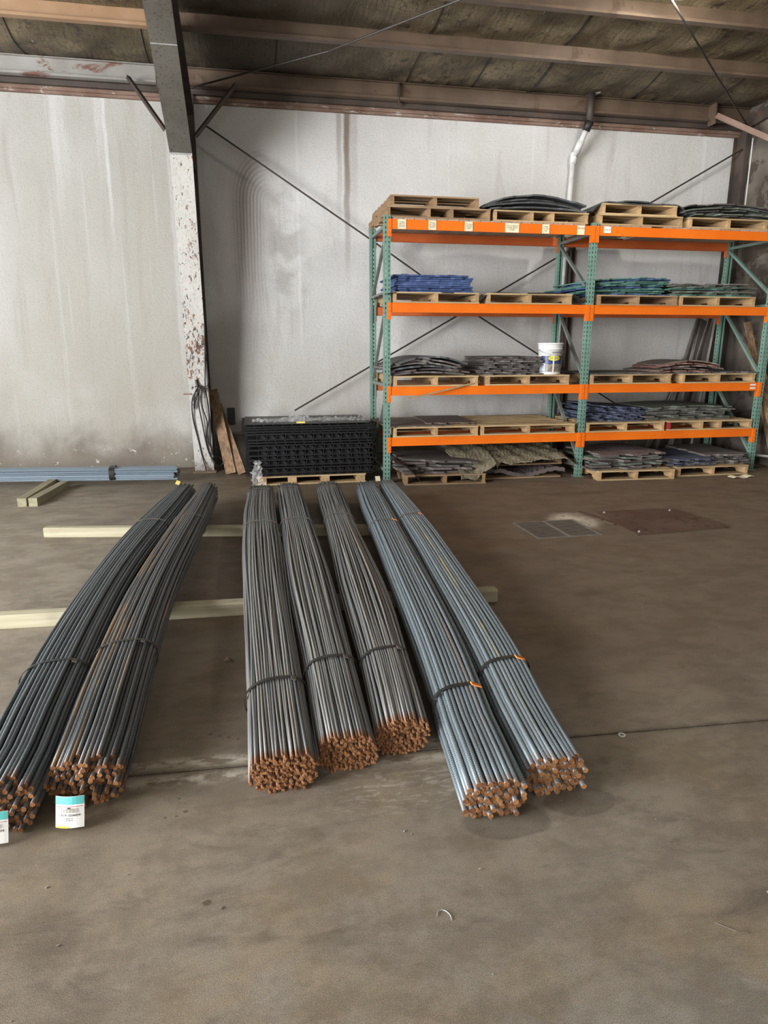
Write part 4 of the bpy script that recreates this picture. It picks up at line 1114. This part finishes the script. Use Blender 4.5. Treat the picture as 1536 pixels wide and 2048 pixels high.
b7 = bundle(2.06, 6.95, [(1.9, 1.045), (2.5, 1.10), (3, 1.145), (4, 1.21), (5, 1.29), (7, 1.38)], [(1.9, .125), (4, .135), (5, .13), (6, .105), (7, .08)], .073, .0103, 300, RB_c, 'blue-grey bundle of thick ribbed bars, rightmost of all', (2.78, 5.45, 6.75), .013, .013, .003, 22, 10, 7, seal=M_oseal)

# the bundle along the wall at left (runs left-right)
wbz = thing('rebar_bundle', 'long blue-grey bar bundle lying along the foot of the wall at left', 'steel bundle', (-3.5, 8.75, 0), 0, 'strapped bundles of reinforcing bars')
rr = random.Random(21)
for j, (u, v) in enumerate(hexpack(.12, .078, .0135, 300)):
    je = rr.uniform(-.03, .03)
    pts = []
    for x in np.linspace(-7.0, -.93, 12):
        xx = x + (je if x > -1 else 0)
        pts.append((xx + 3.5, 8.86 + (x + 4) * -.125 + u - 8.75 + .003 * math.sin(x * 2 + j), (.135 + v)))
    g = G(); g.tube(pts, .0132, 6, True, 0, 1); me = g.mesh('rebar', [RB_d, M_end], False)
    uvl = me.uv_layers.new(name='UVMap'); uv = np.zeros((len(me.loops), 2)); q = 0
    for a in range(11):
        for k in range(6): uv[q:q + 4] = ((k / 6, a * .55), ((k + 1) / 6, a * .55), ((k + 1) / 6, a * .55 + .55), (k / 6, a * .55 + .55)); q += 4
    uvl.data.foreach_set('uv', uv.ravel()); link('rebar', me, wbz)
g = G(); x = -1.68
ringp = [(.13 * math.copysign(abs(math.cos(a)) ** .7, math.cos(a)), .086 * math.copysign(abs(math.sin(a)) ** .7, math.sin(a))) for a in np.linspace(0, 2 * PI, 28, endpoint=False)]
for xx in (x - .03, x + .03):
    for u, v in ringp: g.v.append((xx + 3.5, 8.86 + (x + 4) * -.125 + u - 8.75, .137 + v))
for q in range(28): g.f.append((q, (q + 1) % 28, 28 + (q + 1) % 28, 28 + q)); g.m.append(0)
part('strap', g, M_strap, wbz)
g = G().bar((-.93, 8.31, .045), (-.885, 8.30, .03), .05, .004, up=(0, -.8, .6))
solo('yellow_tag', g, M_ytag, 'small yellow tag at the end of the wall-side bar bundle', 'tag')


# shipping tags
def ship_tag(loc, lab, tilt, full):
    t = thing('shipping_tag', lab, 'tag', loc); t.rotation_euler = (tilt, 0, math.radians(-8))
    w, h = .098, .108
    f = lambda a0, a1, z0, z1, o: (lambda u, v: (a0 + (a1 - a0) * u, o - .012 * math.sin((a0 + (a1 - a0) * u) / w * PI), z0 + (z1 - z0) * v))
    part('card', G().grid(f(0, w, 0, h, 0), 8, 3), M_white, t)
    part('header', G().grid(f(.001, w - .001, h * .74, h * .99, -.0008), 8, 2), M_teal, t)
    part('rule', G().grid(f(.004, w - .004, h * .665, h * .68, -.001), 8, 1), M_red, t)
    g = G(); rr = random.Random(4); x = .018
    while x < w - .018:
        b = rr.choice((.0008, .0014, .002)); yy = -.001 - .012 * math.sin(x / w * PI); g.add([(x, yy, h * .48), (x + b, yy, h * .48), (x + b, yy, h * .62), (x, yy, h * .62)], [(0, 1, 2, 3)]); x += b + rr.choice((.001, .0018, .0026))
    part('barcode', g, M_gink, t)
    for s, size, z in (('1101913504434', .0115, .40), ('REBAR 20', .006, .30), ('GRADE 60', .006, .24)):
        tg = text_g(s, size); tg.v = [(w / 2 + v[0], -.0012 - .012 * math.sin((w / 2 + v[0]) / w * PI), h * z + v[1]) for v in tg.v]; part('lettering', tg, M_ink, t)
    part('tape', G().grid(f(.004, w * .5, .0, h * .06, -.0008), 4, 1), M_yel, t)
    part('tie_hole', G().lathe([(.0, 0), (.004, 0), (.004, .003), (0, .003)], 8, (w / 2, -.014, h * .62)), M_ink, t)


ship_tag((-.735, 2.205, .012), 'white and teal shipping tag propped on the second bundle from the left', -.28, True)
ship_tag((-.968, 2.17, .012), 'white and teal shipping tag on the leftmost bundle, cut by the picture edge', -.25, True)

# ---------------------------------------------------------------- floor fittings and litter
gr = thing('drain_grate', 'grey iron floor drain grate beside the white powder', 'drain grate', (2.42, 5.33, 0))
gr.rotation_euler = (0, 0, .03)
part('pit', G().box(0, .58, 0, .52, .001, .003), M_blackw, gr)  # black sheet on the floor stands in for the dark below the slats
g = G(); g.box(-.02, .60, -.02, .0, .001, .005); g.box(-.02, .60, .52, .54, .001, .005); g.box(-.02, 0, 0, .52, .001, .005); g.box(.58, .60, 0, .52, .001, .005); g.box(.275, .305, 0, .52, .003, .005)
part('frame', g, M_grate, gr)
for k in range(12):
    part('slat', G().box(0, .275, 0.018 + k * .042, .032 + k * .042, .003, .0045), M_grate, gr)
    part('slat', G().box(.305, .58, 0.018 + k * .042, .032 + k * .042, .003, .0045), M_grate, gr)
cp = thing('cover_plate', 'rusty brown steel plate set on the floor right of the drain', 'floor plate', (3.8, 5.7, 0))
P = [(3.31, 5.25), (4.29, 5.32), (4.22, 6.08), (3.34, 6.12)]
part('plate', G().prism(P, 2, .001, .012), M_plate, cp, loc='w')
for x, y in ((3.37, 5.32), (3.42, 6.04), (4.12, 6.0)): part('bolt', G().lathe([(0, .013), (.008, .013), (.008, .005), (.013, .005), (.013, 0)], 8, (x, y, .012)), M_galv, cp, loc='w')
solo('steel_strip', G().bar((3.20, 6.14, .008), (3.30, 5.62, .008), .03, .012), M_plate, 'thin rusty strip on the floor between the powder and the plate', 'strip')
solo('washer', G().lathe([(.008, 0), (.017, 0), (.017, .003), (.008, .003), (.008, 0)], 20, (1.51, 2.37, .001)), M_galv, 'round steel washer on the floor joint at right', 'washer')
g = G(); g.slab(lambda u, v: (-.205 + .05 * u, 3.40 + .035 * v * math.sin(PI * u + .1), .012 + .01 * math.sin(u * 4)), 6, 3, .001)
solo('dry_leaf', g, M_board, 'curled brown leaf on the floor between the second and third bundles', 'leaf')
solo('paper_scrap', G().slab(lambda u, v: (1.47 + .06 * u, 8.10 + .05 * v, .01 + .05 * v), 4, 3, .003), M_paper, 'small cream paper scrap at the left front upright', 'scrap')
def wirebit(pts, lab, r=.0014, mat=None):
    solo('wire_bit', G().tube(pts, r, 5), mat or M_galv, lab, 'wire', 'wire bits on the floor')
wirebit([(.470 + .02 * (1 - math.cos(a)), 1.592 + .024 * math.sin(a * 1.1), .003) for a in np.linspace(.2, 3.6, 12)], 'small curled white wire on the floor in the middle foreground')
wirebit([(1.26, 1.42, .003), (1.30, 1.38, .004), (1.33, 1.37, .003)], 'short dark wire at the right of the foreground floor', mat=M_wire)
wirebit([(1.28, 3.72, .003), (1.33, 3.76, .003)], 'short pale sliver beside the rightmost bundle', .004, M_palA)
rr = random.Random(77)
deb = []
for k in range(26):
    x = rr.uniform(-1.3, 2.2); y = rr.uniform(1.2, 2.1)
    if k > 13: x = rr.uniform(1.5, 5); y = rr.uniform(2.6, 6.5)
    deb.append((x, y))
g = G()
for x, y in deb:
    s = rr.uniform(.0015, .0035); a = rr.uniform(0, 6)
    g.bar((x, y, s * .5 + .001), (x + s * 2.4 * math.cos(a), y + s * 2.4 * math.sin(a), s * .5 + .001), s, s)
o = link('grit', g.mesh('grit', M_galv), None, label='scattered pale grit and crumbs across the concrete floor', category='debris', kind='stuff')
# high bay lamp above the picture
hb = thing('high_bay_lamp', 'round high bay lamp hanging under the roof above the rack', 'lamp', (4.25, 6.75, 4.90))
part('shade', G().lathe([(.05, .22), (.07, .20), (.20, .04), (.21, .02), (.19, .04), (.06, .19)], 24), M_galv, hb, True)
part('stem', G().tube([(0, 0, .2), (0, 0, .26)], .015, 8), M_galv, hb)
